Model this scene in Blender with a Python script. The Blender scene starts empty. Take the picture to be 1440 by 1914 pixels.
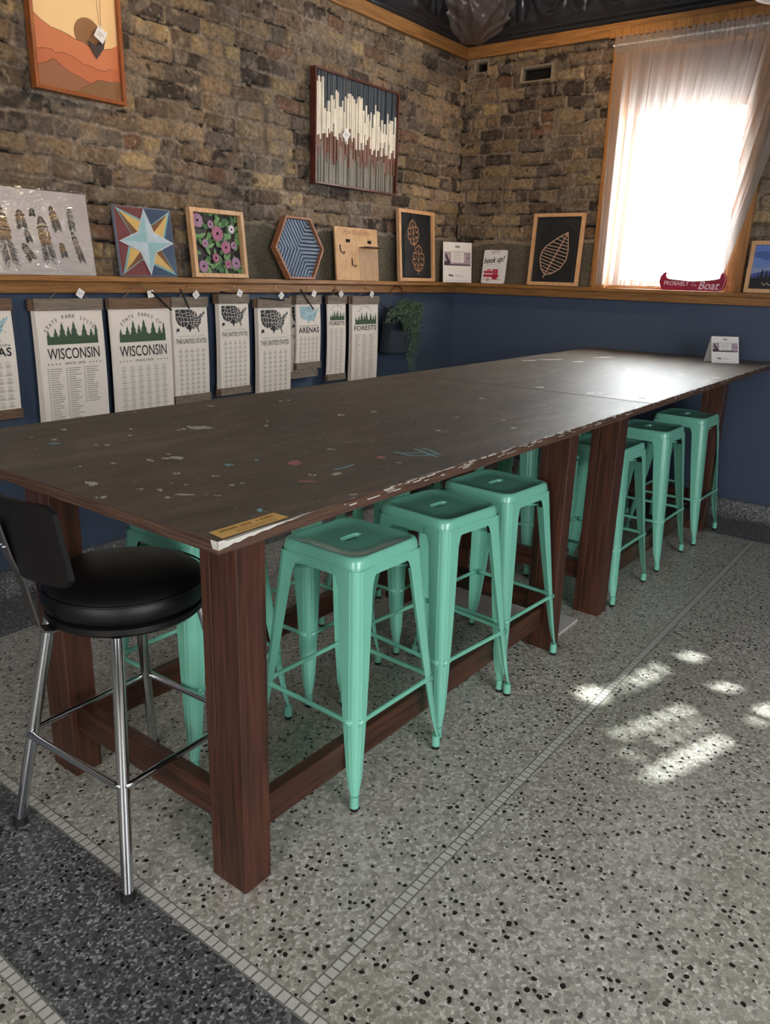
import bpy, math, random
import numpy as np
from mathutils import Vector, Matrix, Euler

random.seed(7)
rng = np.random.RandomState(11)
C = bpy.context.scene.collection
PI = math.pi

# ---------------------------------------------------------------- camera, world, sun, large lights, exposure
FPX = 1444.8
CAM = Vector((-5.4733, -3.4706, 1.5218))
YAW, PIT, ROL = [math.radians(a) for a in (36.8087, -17.1484, 1.7337)]
FWD = Vector((math.cos(YAW)*math.cos(PIT), math.sin(YAW)*math.cos(PIT), math.sin(PIT)))
R0 = Vector((math.sin(YAW), -math.cos(YAW), 0)); U0 = R0.cross(FWD)
RIGHT = math.cos(ROL)*R0 + math.sin(ROL)*U0
UP = -math.sin(ROL)*R0 + math.cos(ROL)*U0

def at(px, py, ax, val):
    """point of the photograph -> the place on the plane coord[ax] == val"""
    d = FWD*FPX + RIGHT*(px-720) - UP*(py-957)
    t = (val-CAM[ax])/d[ax]
    return CAM + d*t

cd = bpy.data.cameras.new('camera'); cam = bpy.data.objects.new('camera', cd); C.objects.link(cam)
cd.sensor_fit = 'VERTICAL'; cd.sensor_height = 36.0; cd.lens = FPX/1914*36
cd.clip_start = 0.05
cam.matrix_world = Matrix(((RIGHT.x, UP.x, -FWD.x, CAM.x), (RIGHT.y, UP.y, -FWD.y, CAM.y), (RIGHT.z, UP.z, -FWD.z, CAM.z), (0, 0, 0, 1)))
bpy.context.scene.camera = cam

w = bpy.data.worlds.new('world'); bpy.context.scene.world = w; w.use_nodes = True
w.node_tree.nodes['Background'].inputs[0].default_value = (0.86, 0.93, 1.0, 1)
w.node_tree.nodes['Background'].inputs[1].default_value = 2.0

def area(name, loc, target, sx, sy, power, col):
    l = bpy.data.lights.new(name, 'AREA'); l.shape = 'RECTANGLE'; l.size = sx; l.size_y = sy
    l.energy = power; l.color = col
    o = bpy.data.objects.new(name, l); C.objects.link(o); o.location = loc
    o.rotation_euler = (Vector(target)-Vector(loc)).to_track_quat('-Z', 'Y').to_euler()
    return o
SUN_EL = math.radians(28.5)
SUN_AZ = Vector((0.10, 1.0, 0)).normalized()          # horizontal travel direction of the sunlight
SUND = Vector((SUN_AZ.x*math.cos(SUN_EL), SUN_AZ.y*math.cos(SUN_EL), -math.sin(SUN_EL)))
sl = bpy.data.lights.new('sun', 'SUN'); sl.energy = 15; sl.angle = math.radians(0.6); sl.color = (0.93, 1.0, 0.98)
so = bpy.data.objects.new('sun', sl); C.objects.link(so); so.rotation_euler = SUND.to_track_quat('-Z', 'Y').to_euler()
so.location = (0, -12, 8)
area('daylight_window', (0.62, -1.66, 2.1), (-1, -1.66, 2.0), 2.4, 2.6, 430, (0.93, 0.98, 1.0))
area('daylight_right', (-4.6, -6.75, 1.7), (-3.4, -1, 0.6), 3.4, 2.2, 125, (0.96, 0.98, 1.0))
area('daylight_back', (-9.1, -3.2, 1.75), (-3, -2.2, 0.8), 3.6, 2.3, 105, (1.0, 0.98, 0.95))
vs = bpy.context.scene.view_settings
vs.view_transform = 'Standard'; vs.look = 'None'; vs.gamma = 1; vs.use_curve_mapping = False; vs.exposure = 0.85

def spot(name, loc, target, power, col, ang=60, blend=0.6, rad=0.04):
    l = bpy.data.lights.new(name, 'SPOT'); l.energy = power; l.color = col
    l.spot_size = math.radians(ang); l.spot_blend = blend; l.shadow_soft_size = rad
    o = bpy.data.objects.new(name, l); C.objects.link(o); o.location = loc
    o.rotation_euler = (Vector(target)-Vector(loc)).to_track_quat('-Z', 'Y').to_euler()
spot('track_spot_artwork', (-2.55, -1.5, 3.35), (-3.1, 0, 2.4), 34, (1.0, 0.72, 0.42), 55)
spot('track_spot_slats', (-0.75, -1.7, 3.3), (-1.2, 0, 2.25), 26, (1.0, 0.86, 0.68), 75)
spot('track_spot_corner', (-1.3, -1.5, 3.3), (0, -0.85, 2.3), 24, (1.0, 0.66, 0.33), 80)

# ---------------------------------------------------------------- helpers
def srgb(r, g, b):
    f = lambda c: (c/255/12.92) if c/255 <= 0.04045 else ((c/255+0.055)/1.055)**2.4
    return (f(r), f(g), f(b), 1)

def newmat(name):
    m = bpy.data.materials.new(name); m.use_nodes = True
    nt = m.node_tree; b = nt.nodes['Principled BSDF']
    return m, nt, b

def simple(name, rgb, rough=0.5, metal=0.0, noise=0.0, nscale=20, bump=0.0, spec=0.5, coat=0.0):
    m, nt, b = newmat(name)
    col = srgb(*rgb)
    b.inputs['Base Color'].default_value = col
    b.inputs['Roughness'].default_value = rough; b.inputs['Metallic'].default_value = metal
    b.inputs['Specular IOR Level'].default_value = spec
    if coat: b.inputs['Coat Weight'].default_value = coat; b.inputs['Coat Roughness'].default_value = 0.12
    if noise or bump:
        tc = nt.nodes.new('ShaderNodeTexCoord'); n = nt.nodes.new('ShaderNodeTexNoise')
        n.inputs['Scale'].default_value = nscale; n.inputs['Detail'].default_value = 5
        nt.links.new(tc.outputs['Object'], n.inputs['Vector'])
        if noise:
            r = nt.nodes.new('ShaderNodeValToRGB')
            r.color_ramp.elements[0].position = 0.3; r.color_ramp.elements[1].position = 0.72
            r.color_ramp.elements[0].color = tuple(c*(1-noise) for c in col[:3])+(1,)
            r.color_ramp.elements[1].color = tuple(min(1, c*(1+noise)) for c in col[:3])+(1,)
            nt.links.new(n.outputs['Fac'], r.inputs['Fac']); nt.links.new(r.outputs['Color'], b.inputs['Base Color'])
        if bump:
            bp = nt.nodes.new('ShaderNodeBump'); bp.inputs['Strength'].default_value = bump; bp.inputs['Distance'].default_value = 0.004
            nt.links.new(n.outputs['Fac'], bp.inputs['Height']); nt.links.new(bp.outputs['Normal'], b.inputs['Normal'])
    return m

def wood(name, c0, c1, stretch, rough=0.5, scale=6, knots=False, bump=0.15, spec=0.4):
    """streaky wood, stretch = per-axis coordinate scale (small along the grain)"""
    m, nt, b = newmat(name)
    tc = nt.nodes.new('ShaderNodeTexCoord'); mp = nt.nodes.new('ShaderNodeMapping')
    mp.inputs['Scale'].default_value = stretch
    nt.links.new(tc.outputs['Object'], mp.inputs['Vector'])
    n = nt.nodes.new('ShaderNodeTexNoise'); n.inputs['Scale'].default_value = scale; n.inputs['Detail'].default_value = 7
    n.inputs['Distortion'].default_value = 0.6
    nt.links.new(mp.outputs['Vector'], n.inputs['Vector'])
    r = nt.nodes.new('ShaderNodeValToRGB'); r.color_ramp.elements[0].position = 0.3; r.color_ramp.elements[1].position = 0.7
    r.color_ramp.elements[0].color = srgb(*c0); r.color_ramp.elements[1].color = srgb(*c1)
    nt.links.new(n.outputs['Fac'], r.inputs['Fac'])
    out = r.outputs['Color']
    if knots:
        v = nt.nodes.new('ShaderNodeTexVoronoi'); v.inputs['Scale'].default_value = 3.0
        nt.links.new(tc.outputs['Object'], v.inputs['Vector'])
        kr = nt.nodes.new('ShaderNodeValToRGB'); kr.color_ramp.elements[0].position = 0.03; kr.color_ramp.elements[1].position = 0.075
        kr.color_ramp.elements[0].color = (0.25, 0.2, 0.18, 1); kr.color_ramp.elements[1].color = (1, 1, 1, 1)
        nt.links.new(v.outputs['Distance'], kr.inputs['Fac'])
        mx = nt.nodes.new('ShaderNodeMix'); mx.data_type = 'RGBA'; mx.blend_type = 'MULTIPLY'; mx.inputs[0].default_value = 1
        nt.links.new(out, mx.inputs[6]); nt.links.new(kr.outputs['Color'], mx.inputs[7]); out = mx.outputs[2]
    nt.links.new(out, b.inputs['Base Color'])
    b.inputs['Roughness'].default_value = rough; b.inputs['Specular IOR Level'].default_value = spec
    bp = nt.nodes.new('ShaderNodeBump'); bp.inputs['Strength'].default_value = bump; bp.inputs['Distance'].default_value = 0.003
    nt.links.new(n.outputs['Fac'], bp.inputs['Height']); nt.links.new(bp.outputs['Normal'], b.inputs['Normal'])
    return m

class MB:
    """collects shapes and links them as ONE mesh object"""
    def __init__(s): s.v = []; s.f = []; s.mi = []; s.m = 0
    def add(s, vs, fs):
        o = len(s.v); s.v += [tuple(p) for p in vs]
        for f in fs: s.f.append([o+i for i in f]); s.mi.append(s.m)
        return s
    def box(s, x0, x1, y0, y1, z0, z1, M=None):
        p = [Vector((x, y, z)) for x in (x0, x1) for y in (y0, y1) for z in (z0, z1)]
        if M is not None: p = [M @ q for q in p]
        return s.add(p, [(0, 1, 3, 2), (4, 6, 7, 5), (0, 4, 5, 1), (2, 3, 7, 6), (0, 2, 6, 4), (1, 5, 7, 3)])
    def cyl(s, p0, p1, r0, r1=None, n=16, cap=True):
        r1 = r0 if r1 is None else r1
        p0 = Vector(p0); p1 = Vector(p1); d = (p1-p0).normalized()
        a = d.orthogonal().normalized(); b = d.cross(a)
        vs = [p + (a*math.cos(2*PI*i/n)+b*math.sin(2*PI*i/n))*r for p, r in ((p0, r0), (p1, r1)) for i in range(n)]
        fs = [(i, (i+1) % n, n+(i+1) % n, n+i) for i in range(n)]
        if cap: fs += [tuple(range(n-1, -1, -1)), tuple(range(n, 2*n))]
        return s.add(vs, fs)
    def tube(s, pts, r, n=10, closed=False):
        pts = [Vector(p) for p in pts]; k = len(pts); rings = []
        up = Vector((0, 0, 1)); prev = None
        for i, p in enumerate(pts):
            if closed: d = (pts[(i+1) % k]-pts[i-1])
            else: d = pts[min(i+1, k-1)]-pts[max(i-1, 0)]
            d.normalize()
            if prev is None: a = d.orthogonal().normalized()
            else: a = (prev-d*prev.dot(d)).normalized()
            prev = a; b = d.cross(a)
            rr = r[i] if isinstance(r, (list, tuple)) else r
            rings.append([p+(a*math.cos(2*PI*j/n)+b*math.sin(2*PI*j/n))*rr for j in range(n)])
        vs = [q for ring in rings for q in ring]; fs = []
        for i in range(k if closed else k-1):
            j2 = (i+1) % k
            for j in range(n): fs.append((i*n+j, i*n+(j+1) % n, j2*n+(j+1) % n, j2*n+j))
        if not closed: fs += [tuple(range(n-1, -1, -1)), tuple(range((k-1)*n, k*n))]
        return s.add(vs, fs)
    def prism(s, poly, y0, y1, fn=None):
        """polygon in (u,v) = (x,z), extruded from y0 (back) to y1 (front)"""
        n = len(poly)
        vs = [(u, y0, v) for u, v in poly]+[(u, y1, v) for u, v in poly]
        if fn: vs = [fn(*p) for p in vs]
        a = sum(poly[i][0]*poly[(i+1) % n][1]-poly[(i+1) % n][0]*poly[i][1] for i in range(n))
        f = [tuple(range(n-1, -1, -1)), tuple(range(n, 2*n))]+[(i, (i+1) % n, n+(i+1) % n, n+i) for i in range(n)]
        return s.add(vs, f)
    def flat(s, poly, y):
        return s.add([(u, y, v) for u, v in poly], [tuple(range(len(poly)))])
    def line(s, pts, wd, y, closed=False):
        """flat stroke of width wd in the xz plane"""
        P = [Vector((a, b)) for a, b in pts]
        if closed: P.append(P[0])
        for a, b in zip(P, P[1:]):
            d = (b-a)
            if d.length < 1e-6: continue
            d.normalize(); n = Vector((-d.y, d.x))*wd/2; e = d*wd*0.3
            s.flat([tuple(a-n-e), tuple(b-n+e), tuple(b+n+e), tuple(a+n-e)], y)
        return s
    def ring(s, cx, cz, r, wd, y, n=10):
        vs = []; fs = []
        for i in range(n):
            a = 2*PI*i/n; vs += [(cx+math.cos(a)*r, y, cz+math.sin(a)*r), (cx+math.cos(a)*(r-wd), y, cz+math.sin(a)*(r-wd))]
        for i in range(n):
            j = (i+1) % n; fs.append((2*i, 2*j, 2*j+1, 2*i+1))
        return s.add(vs, fs)
    def text(s, txt, size, fn, width=None, shear=0.0, extrude=0.0, bold=0.0, space=1.0, center=True):
        """letters laid out in (u,v) around 0; fn(u,v,d) places them; width squeezes/stretches the line"""
        c = bpy.data.curves.new('t', 'FONT'); c.body = txt; c.size = size; c.shear = shear; c.extrude = extrude
        c.offset = bold; c.space_character = space; c.resolution_u = 3
        o = bpy.data.objects.new('t', c)
        C.objects.link(o)
        dg = bpy.context.evaluated_depsgraph_get(); me = bpy.data.meshes.new_from_object(o.evaluated_get(dg))
        V = [v.co.copy() for v in me.vertices]; F = [tuple(p.vertices) for p in me.polygons]
        bpy.data.objects.remove(o); bpy.data.curves.remove(c); bpy.data.meshes.remove(me)
        if not V: return s
        x0 = min(v.x for v in V); x1 = max(v.x for v in V)
        k = 1 if width is None else width/(x1-x0)
        cx = (x0+x1)/2 if center else x0
        return s.add([fn((v.x-cx)*k, v.y, v.z) for v in V], F)
    def build(s, name, mat, parent=None, smooth=False, bevel=0.0, autos=None):
        me = bpy.data.meshes.new(name); me.from_pydata(s.v, [], s.f); me.update()
        mats = mat if isinstance(mat, (list, tuple)) else [mat]
        for m in mats: me.materials.append(m)
        if len(mats) > 1: me.polygons.foreach_set('material_index', s.mi)
        o = bpy.data.objects.new(name, me); C.objects.link(o)
        if parent is not None: o.parent = parent
        if smooth or autos:
            me.polygons.foreach_set('use_smooth', [True]*len(me.polygons))
            if autos:
                try: me.set_sharp_from_angle(angle=math.radians(autos))
                except Exception: pass
        if bevel:
            b = o.modifiers.new('bevel', 'BEVEL'); b.width = bevel; b.segments = 2; b.limit_method = 'ANGLE'; b.angle_limit = math.radians(40)
        return o

def tag(o, label=None, cat=None, group=None, kind=None):
    if label: o['label'] = label
    if cat: o['category'] = cat
    if group: o['group'] = group
    if kind: o['kind'] = kind
    return o
def thing(name, label, cat, loc=(0, 0, 0), rot=(0, 0, 0), group=None):
    o = bpy.data.objects.new(name, None); C.objects.link(o); o.location = loc; o.rotation_euler = rot
    o.empty_display_size = 0.1
    return tag(o, label, cat, group)
def struct(mb, name, mat, **k): return tag(mb.build(name, mat, **k), kind='structure')
def copy_tree(o, parent=None):
    c = o.copy(); C.objects.link(c); c.parent = parent
    for ch in [x for x in KIDS.get(o.name, [])]: copy_tree(ch, c)
    return c
KIDS = {}
def index_kids(o):
    KIDS[o.name] = [x for x in bpy.data.objects if x.parent == o]
    for k in KIDS[o.name]: index_kids(k)

# ---------------------------------------------------------------- materials
M = {}
M['blue'] = simple('blue_wall_paint', (68, 80, 100), 0.5, noise=0.06, nscale=3, bump=0.05, spec=0.35)
M['pine'] = wood('oiled_pine', (122, 80, 42), (168, 120, 68), (1, 18, 18), 0.45, 5, knots=True)
M['piney'] = wood('oiled_pine_y', (122, 80, 42), (168, 120, 68), (18, 1, 18), 0.45, 5, knots=True)
M['pinez'] = wood('oiled_pine_z', (132, 88, 46), (176, 124, 70), (18, 18, 1), 0.45, 5)
M['stain'] = wood('dark_red_stained_wood', (46, 26, 19), (90, 52, 37), (14, 14, 0.8), 0.42, 4, spec=0.5)
M['stainx'] = wood('dark_red_stained_wood_x', (46, 26, 19), (90, 52, 37), (0.8, 14, 14), 0.42, 4, spec=0.5)
M['stainy'] = wood('dark_red_stained_wood_y', (46, 26, 19), (90, 52, 37), (14, 0.8, 14), 0.42, 4, spec=0.5)
M['lightwood'] = wood('light_frame_wood', (196, 148, 104), (222, 178, 134), (12, 12, 2), 0.5, 6)
M['redwood'] = wood('reddish_frame_wood', (128, 68, 34), (162, 92, 48), (12, 12, 2), 0.4, 6)
M['walnut'] = wood('walnut_frame_wood', (72, 32, 24), (104, 52, 38), (12, 12, 2), 0.4, 6)
M['greywood'] = wood('weathered_grey_hanger_wood', (100, 88, 76), (136, 122, 106), (2, 20, 20), 0.7, 7)
M['brownwood'] = wood('brown_hanger_wood', (84, 62, 48), (126, 98, 76), (2, 20, 20), 0.7, 7)
M['ply'] = wood('birch_board', (196, 150, 104), (216, 172, 124), (3, 10, 3), 0.6, 5)
M['mint'] = simple('mint_green_enamel', (124, 198, 174), 0.25, noise=0.04, nscale=6, coat=0.3)
M['rubber'] = simple('black_rubber', (18, 18, 18), 0.7)
M['chrome'] = simple('chrome', (205, 208, 212), 0.12, metal=1.0)
M['vinyl'] = simple('black_vinyl', (14, 14, 15), 0.46, bump=0.1, nscale=90, spec=0.35)
M['plate'] = simple('black_painted_plate', (18, 15, 16), 0.42, spec=0.35)
M['paper'] = simple('cream_paper', (230, 219, 207), 0.75, noise=0.02, nscale=5)
M['white'] = simple('white_card', (232, 228, 226), 0.6)
M['ink'] = simple('dark_print', (40, 40, 42), 0.7)
M['inkg'] = simple('grey_print', (150, 146, 140), 0.7)
M['green'] = simple('forest_green_print', (62, 84, 62), 0.7)
M['cord'] = simple('twine', (150, 122, 92), 0.8)
M['black'] = simple('black_matte', (18, 18, 20), 0.5)
M['dark'] = simple('dark_void', (8, 7, 7), 0.9)
M['brass'] = simple('brass_nail', (190, 150, 90), 0.3, metal=1)
M['strip'] = simple('white_marble_mosaic', (204, 201, 194), 0.35, noise=0.10, nscale=30)
M['grout'] = simple('grey_grout', (132, 129, 121), 0.7)
M['tin'] = simple('black_painted_tin', (34, 34, 37), 0.22, bump=0.5, nscale=30, spec=0.8)
M['pewter'] = simple('dark_pewter_tin', (120, 106, 102), 0.3, metal=0.35, bump=1.0, nscale=26)
M['plaster'] = simple('grey_plaster', (120, 116, 110), 0.8)
M['white_paint'] = simple('white_paint_marks', (206, 202, 192), 0.5, noise=0.15, nscale=40)
M['grey_paint'] = simple('grey_paint_marks', (132, 122, 110), 0.5, noise=0.15, nscale=40)
M['cyan_paint'] = simple('turquoise_paint_marks', (124, 192, 202), 0.5)
M['pink_paint'] = simple('pink_paint_marks', (188, 118, 120), 0.5)
M['darkmark'] = simple('dark_ring_marks', (42, 36, 32), 0.5)
M['bluepaint'] = simple('blue_paint_marks', (108, 124, 160), 0.5)

def floor_mat(name, dark, dim='2D'):
    m, nt, b = newmat(name); N = nt.nodes; L = nt.links
    geo = N.new('ShaderNodeNewGeometry')
    nz = N.new('ShaderNodeTexNoise'); nz.inputs['Scale'].default_value = 60; nz.inputs['Detail'].default_value = 2
    L.new(geo.outputs['Position'], nz.inputs['Vector'])
    dv = N.new('ShaderNodeVectorMath'); dv.operation = 'MULTIPLY_ADD'
    L.new(nz.outputs['Color'], dv.inputs[0]); dv.inputs[1].default_value = (0.012, 0.012, 0.012)
    L.new(geo.outputs['Position'], dv.inputs[2])
    def vor(scale, feat='F1'):
        v = N.new('ShaderNodeTexVoronoi'); v.feature = feat; v.voronoi_dimensions = dim; v.inputs['Scale'].default_value = scale
        L.new(dv.outputs[0], v.inputs['Vector']); return v
    def ramp(src, stops):
        r = N.new('ShaderNodeValToRGB'); e = r.color_ramp.elements
        e[0].position, e[0].color = stops[0]; e[1].position, e[1].color = stops[-1]
        for p, c in stops[1:-1]:
            x = e.new(p); x.color = c
        L.new(src, r.inputs['Fac']); return r
    def mix(f, a, bb, mode='MIX'):
        x = N.new('ShaderNodeMix'); x.data_type = 'RGBA'; x.blend_type = mode
        if isinstance(f, float): x.inputs[0].default_value = f
        else: L.new(f, x.inputs[0])
        for i, s in ((6, a), (7, bb)):
            if isinstance(s, tuple): x.inputs[i].default_value = s
            else: L.new(s, x.inputs[i])
        return x.outputs[2]
    sc = 102 if not dark else 150
    v1 = vor(sc); ve = vor(sc, 'DISTANCE_TO_EDGE')
    sep = N.new('ShaderNodeSeparateColor'); L.new(v1.outputs['Color'], sep.inputs[0])
    if not dark:
        chips = ramp(sep.outputs[0], [(0.0, srgb(150, 145, 136)), (0.3, srgb(174, 170, 161)), (0.6, srgb(190, 186, 176)), (0.85, srgb(208, 204, 196)), (1.0, srgb(226, 223, 217))])
        cem = srgb(138, 133, 124)
    else:
        chips = ramp(sep.outputs[0], [(0.0, srgb(66, 66, 69)), (0.45, srgb(94, 94, 97)), (0.7, srgb(114, 114, 117)), (0.86, srgb(142, 142, 143)), (1.0, srgb(176, 176, 175))])
        cem = srgb(84, 84, 86)
    edge = ramp(ve.outputs['Distance'], [(0.015, (.8, .8, .8, 1)), (0.085, (0, 0, 0, 1))])
    col = mix(edge.outputs['Color'], chips.outputs['Color'], cem)
    # black chips
    v2 = vor(66 if not dark else 80); s2 = N.new('ShaderNodeSeparateColor'); L.new(v2.outputs['Color'], s2.inputs[0])
    gt = N.new('ShaderNodeMath'); gt.operation = 'GREATER_THAN'; gt.inputs[1].default_value = 0.78; L.new(s2.outputs[1], gt.inputs[0])
    rad = N.new('ShaderNodeMath'); rad.operation = 'MULTIPLY'; rad.inputs[1].default_value = 0.47; L.new(s2.outputs[2], rad.inputs[0])
    lt = N.new('ShaderNodeMath'); lt.operation = 'LESS_THAN'; L.new(v2.outputs['Distance'], lt.inputs[0]); L.new(rad.outputs[0], lt.inputs[1])
    mu = N.new('ShaderNodeMath'); mu.operation = 'MULTIPLY'; L.new(gt.outputs[0], mu.inputs[0]); L.new(lt.outputs[0], mu.inputs[1])
    col = mix(mu.outputs[0], col, srgb(40, 39, 38) if not dark else srgb(25, 25, 27))
    # worn patches
    n2 = N.new('ShaderNodeTexNoise'); n2.inputs['Scale'].default_value = 1.3; L.new(geo.outputs['Position'], n2.inputs['Vector'])
    pr = ramp(n2.outputs['Fac'], [(0.3, (0.88, 0.87, 0.83, 1)), (0.7, (1, 1, 1, 1))])
    col = mix(1.0, col, pr.outputs['Color'], 'MULTIPLY')
    L.new(col, b.inputs['Base Color'])
    b.inputs['Roughness'].default_value = 0.32; b.inputs['Specular IOR Level'].default_value = 0.45
    return m
M['terrazzo'] = floor_mat('light_terrazzo', False)
M['terrazzo_dark'] = floor_mat('dark_terrazzo', True)
M['terrazzo_base'] = floor_mat('dark_terrazzo_base', True, '3D')

def brick_mat():
    m, nt, b = newmat('old_cream_brick'); N = nt.nodes; L = nt.links
    a = N.new('ShaderNodeVertexColor'); a.layer_name = 'Col'
    geo = N.new('ShaderNodeNewGeometry')
    n = N.new('ShaderNodeTexNoise'); n.inputs['Scale'].default_value = 55; n.inputs['Detail'].default_value = 8; n.inputs['Roughness'].default_value = 0.7
    L.new(geo.outputs['Position'], n.inputs['Vector'])
    r = N.new('ShaderNodeValToRGB'); r.color_ramp.elements[0].position = 0.3; r.color_ramp.elements[1].position = 0.75
    r.color_ramp.elements[0].color = (0.5, 0.48, 0.46, 1); r.color_ramp.elements[1].color = (1.45, 1.42, 1.38, 1)
    L.new(n.outputs['Fac'], r.inputs['Fac'])
    x = N.new('ShaderNodeMix'); x.data_type = 'RGBA'; x.blend_type = 'MULTIPLY'; x.inputs[0].default_value = 1
    L.new(a.outputs['Color'], x.inputs[6]); L.new(r.outputs['Color'], x.inputs[7])
    L.new(x.outputs[2], b.inputs['Base Color'])
    b.inputs['Roughness'].default_value = 0.85; b.inputs['Specular IOR Level'].default_value = 0.3
    bp = N.new('ShaderNodeBump'); bp.inputs['Strength'].default_value = 0.9; bp.inputs['Distance'].default_value = 0.009
    L.new(n.outputs['Fac'], bp.inputs['Height']); L.new(bp.outputs['Normal'], b.inputs['Normal'])
    return m
M['brick'] = brick_mat()

def tabletop_mat():
    m, nt, b = newmat('scuffed_brown_tabletop'); N = nt.nodes; L = nt.links
    tc = N.new('ShaderNodeTexCoord')
    def noise(scale, st, det=6, dist=0.5):
        mp = N.new('ShaderNodeMapping'); mp.inputs['Scale'].default_value = st; L.new(tc.outputs['Object'], mp.inputs['Vector'])
        n = N.new('ShaderNodeTexNoise'); n.inputs['Scale'].default_value = scale; n.inputs['Detail'].default_value = det; n.inputs['Distortion'].default_value = dist
        L.new(mp.outputs['Vector'], n.inputs['Vector']); return n
    n1 = noise(2.2, (1, 2.4, 1), 8, 1.2)
    r = N.new('ShaderNodeValToRGB'); e = r.color_ramp.elements
    e[0].position = 0.28; e[0].color = srgb(80, 71, 62); e[1].position = 0.75; e[1].color = srgb(126, 114, 98)
    x = e.new(0.5); x.color = srgb(102, 91, 79)
    L.new(n1.outputs['Fac'], r.inputs['Fac'])
    n2 = noise(40, (0.5, 3, 1), 6, 0.2)
    r2 = N.new('ShaderNodeValToRGB'); r2.color_ramp.elements[0].position = 0.35; r2.color_ramp.elements[0].color = (0.82, 0.82, 0.82, 1)
    r2.color_ramp.elements[1].position = 0.7; r2.color_ramp.elements[1].color = (1.12, 1.12, 1.12, 1)
    L.new(n2.outputs['Fac'], r2.inputs['Fac'])
    mx = N.new('ShaderNodeMix'); mx.data_type = 'RGBA'; mx.blend_type = 'MULTIPLY'; mx.inputs[0].default_value = 1
    L.new(r.outputs['Color'], mx.inputs[6]); L.new(r2.outputs['Color'], mx.inputs[7])
    # pale scuffs
    n3 = noise(13, (0.6, 2.2, 1), 10, 1.6)
    r3 = N.new('ShaderNodeValToRGB'); r3.color_ramp.elements[0].position = 0.675; r3.color_ramp.elements[0].color = (0, 0, 0, 1)
    r3.color_ramp.elements[1].position = 0.72; r3.color_ramp.elements[1].color = (0.55, 0.55, 0.55, 1)
    L.new(n3.outputs['Fac'], r3.inputs['Fac'])
    m2 = N.new('ShaderNodeMix'); m2.data_type = 'RGBA'; L.new(r3.outputs['Color'], m2.inputs[0]); L.new(mx.outputs[2], m2.inputs[6])
    m2.inputs[7].default_value = srgb(150, 138, 122)
    L.new(m2.outputs[2], b.inputs['Base Color'])
    rr = N.new('ShaderNodeMapRange'); rr.inputs[3].default_value = 0.44; rr.inputs[4].default_value = 0.60
    L.new(n1.outputs['Fac'], rr.inputs[0]); L.new(rr.outputs[0], b.inputs['Roughness'])
    b.inputs['Specular IOR Level'].default_value = 0.5
    bp = N.new('ShaderNodeBump'); bp.inputs['Strength'].default_value = 0.25; bp.inputs['Distance'].default_value = 0.002
    L.new(n2.outputs['Fac'], bp.inputs['Height']); L.new(bp.outputs['Normal'], b.inputs['Normal'])
    return m
M['top'] = tabletop_mat()
M['edge'] = wood('worn_plywood_edge', (48, 33, 26), (104, 76, 60), (1.5, 1.5, 60), 0.6, 4)

# ---------------------------------------------------------------- the setting
LED = 1.47            # top of the pine ledge
ZT0, ZT1 = 3.04, 3.12  # pine picture trim under the tin cornice
WY0, WY1 = -1.155, -2.172   # outer edges of the window casing
DARKX, DARKY = -0.466, -0.412
FX, FX2, FY = -4.543, -4.886, -2.58

# floor: light terrazzo field, dark terrazzo border
f = MB()
def fq(x0, x1, y0, y1, mi):
    f.m = mi; f.add([(x0, y0, 0), (x1, y0, 0), (x1, y1, 0), (x0, y1, 0)], [(0, 1, 2, 3)])
fq(FX, DARKX, -7, DARKY, 0); fq(DARKX, 0, -7, DARKY, 1); fq(FX, 0, DARKY, 0, 1)
fq(FX2, FX, -7, 0, 1); fq(-9.2, FX2, -7, 0, 0)
struct(f, 'floor', [M['terrazzo'], M['terrazzo_dark']])

def mosaic(name, a, b, wd=0.026, step=0.0262, seed=1):
    rr = random.Random(seed)
    a = Vector(a+(0,)); b = Vector(b+(0,)); d = (b-a); n = int(d.length/step); d.normalize(); s = Vector((-d.y, d.x, 0))
    m = MB(); m.m = 1
    e = s*(wd/2+0.004)
    m.add([a-e+Vector((0, 0, .0006)), b-e+Vector((0, 0, .0006)), b+e+Vector((0, 0, .0006)), a+e+Vector((0, 0, .0006))], [(0, 1, 2, 3)])
    m.m = 0
    for i in range(n):
        p = a+d*(i+0.5)*step; rot = rr.uniform(-.05, .05); d2 = (d+s*rot).normalized(); s2 = Vector((-d2.y, d2.x, 0))
        h1 = step/2-0.0018-rr.uniform(0, .0008); h2 = wd/2-rr.uniform(0, .0012)
        q = [p-d2*h1-s2*h2, p+d2*h1-s2*h2, p+d2*h1+s2*h2, p-d2*h1+s2*h2]
        m.add([x+Vector((0, 0, .0014)) for x in q], [(0, 1, 2, 3)])
    return struct(m, name, [M['strip'], M['grout']])
mosaic('trim_1', (FX, -6.9), (FX, DARKY), seed=1)
mosaic('trim_2', (FX2, -6.9), (FX2, -0.1), seed=2)
mosaic('trim_3', (FX+0.02, FY), (DARKX-0.02, FY), seed=3)
mosaic('trim_4', (DARKX, -6.9), (DARKX, DARKY), 0.012, 0.4, seed=4)
mosaic('trim_5', (FX, DARKY), (DARKX, DARKY), 0.012, 0.4, seed=5)

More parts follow.
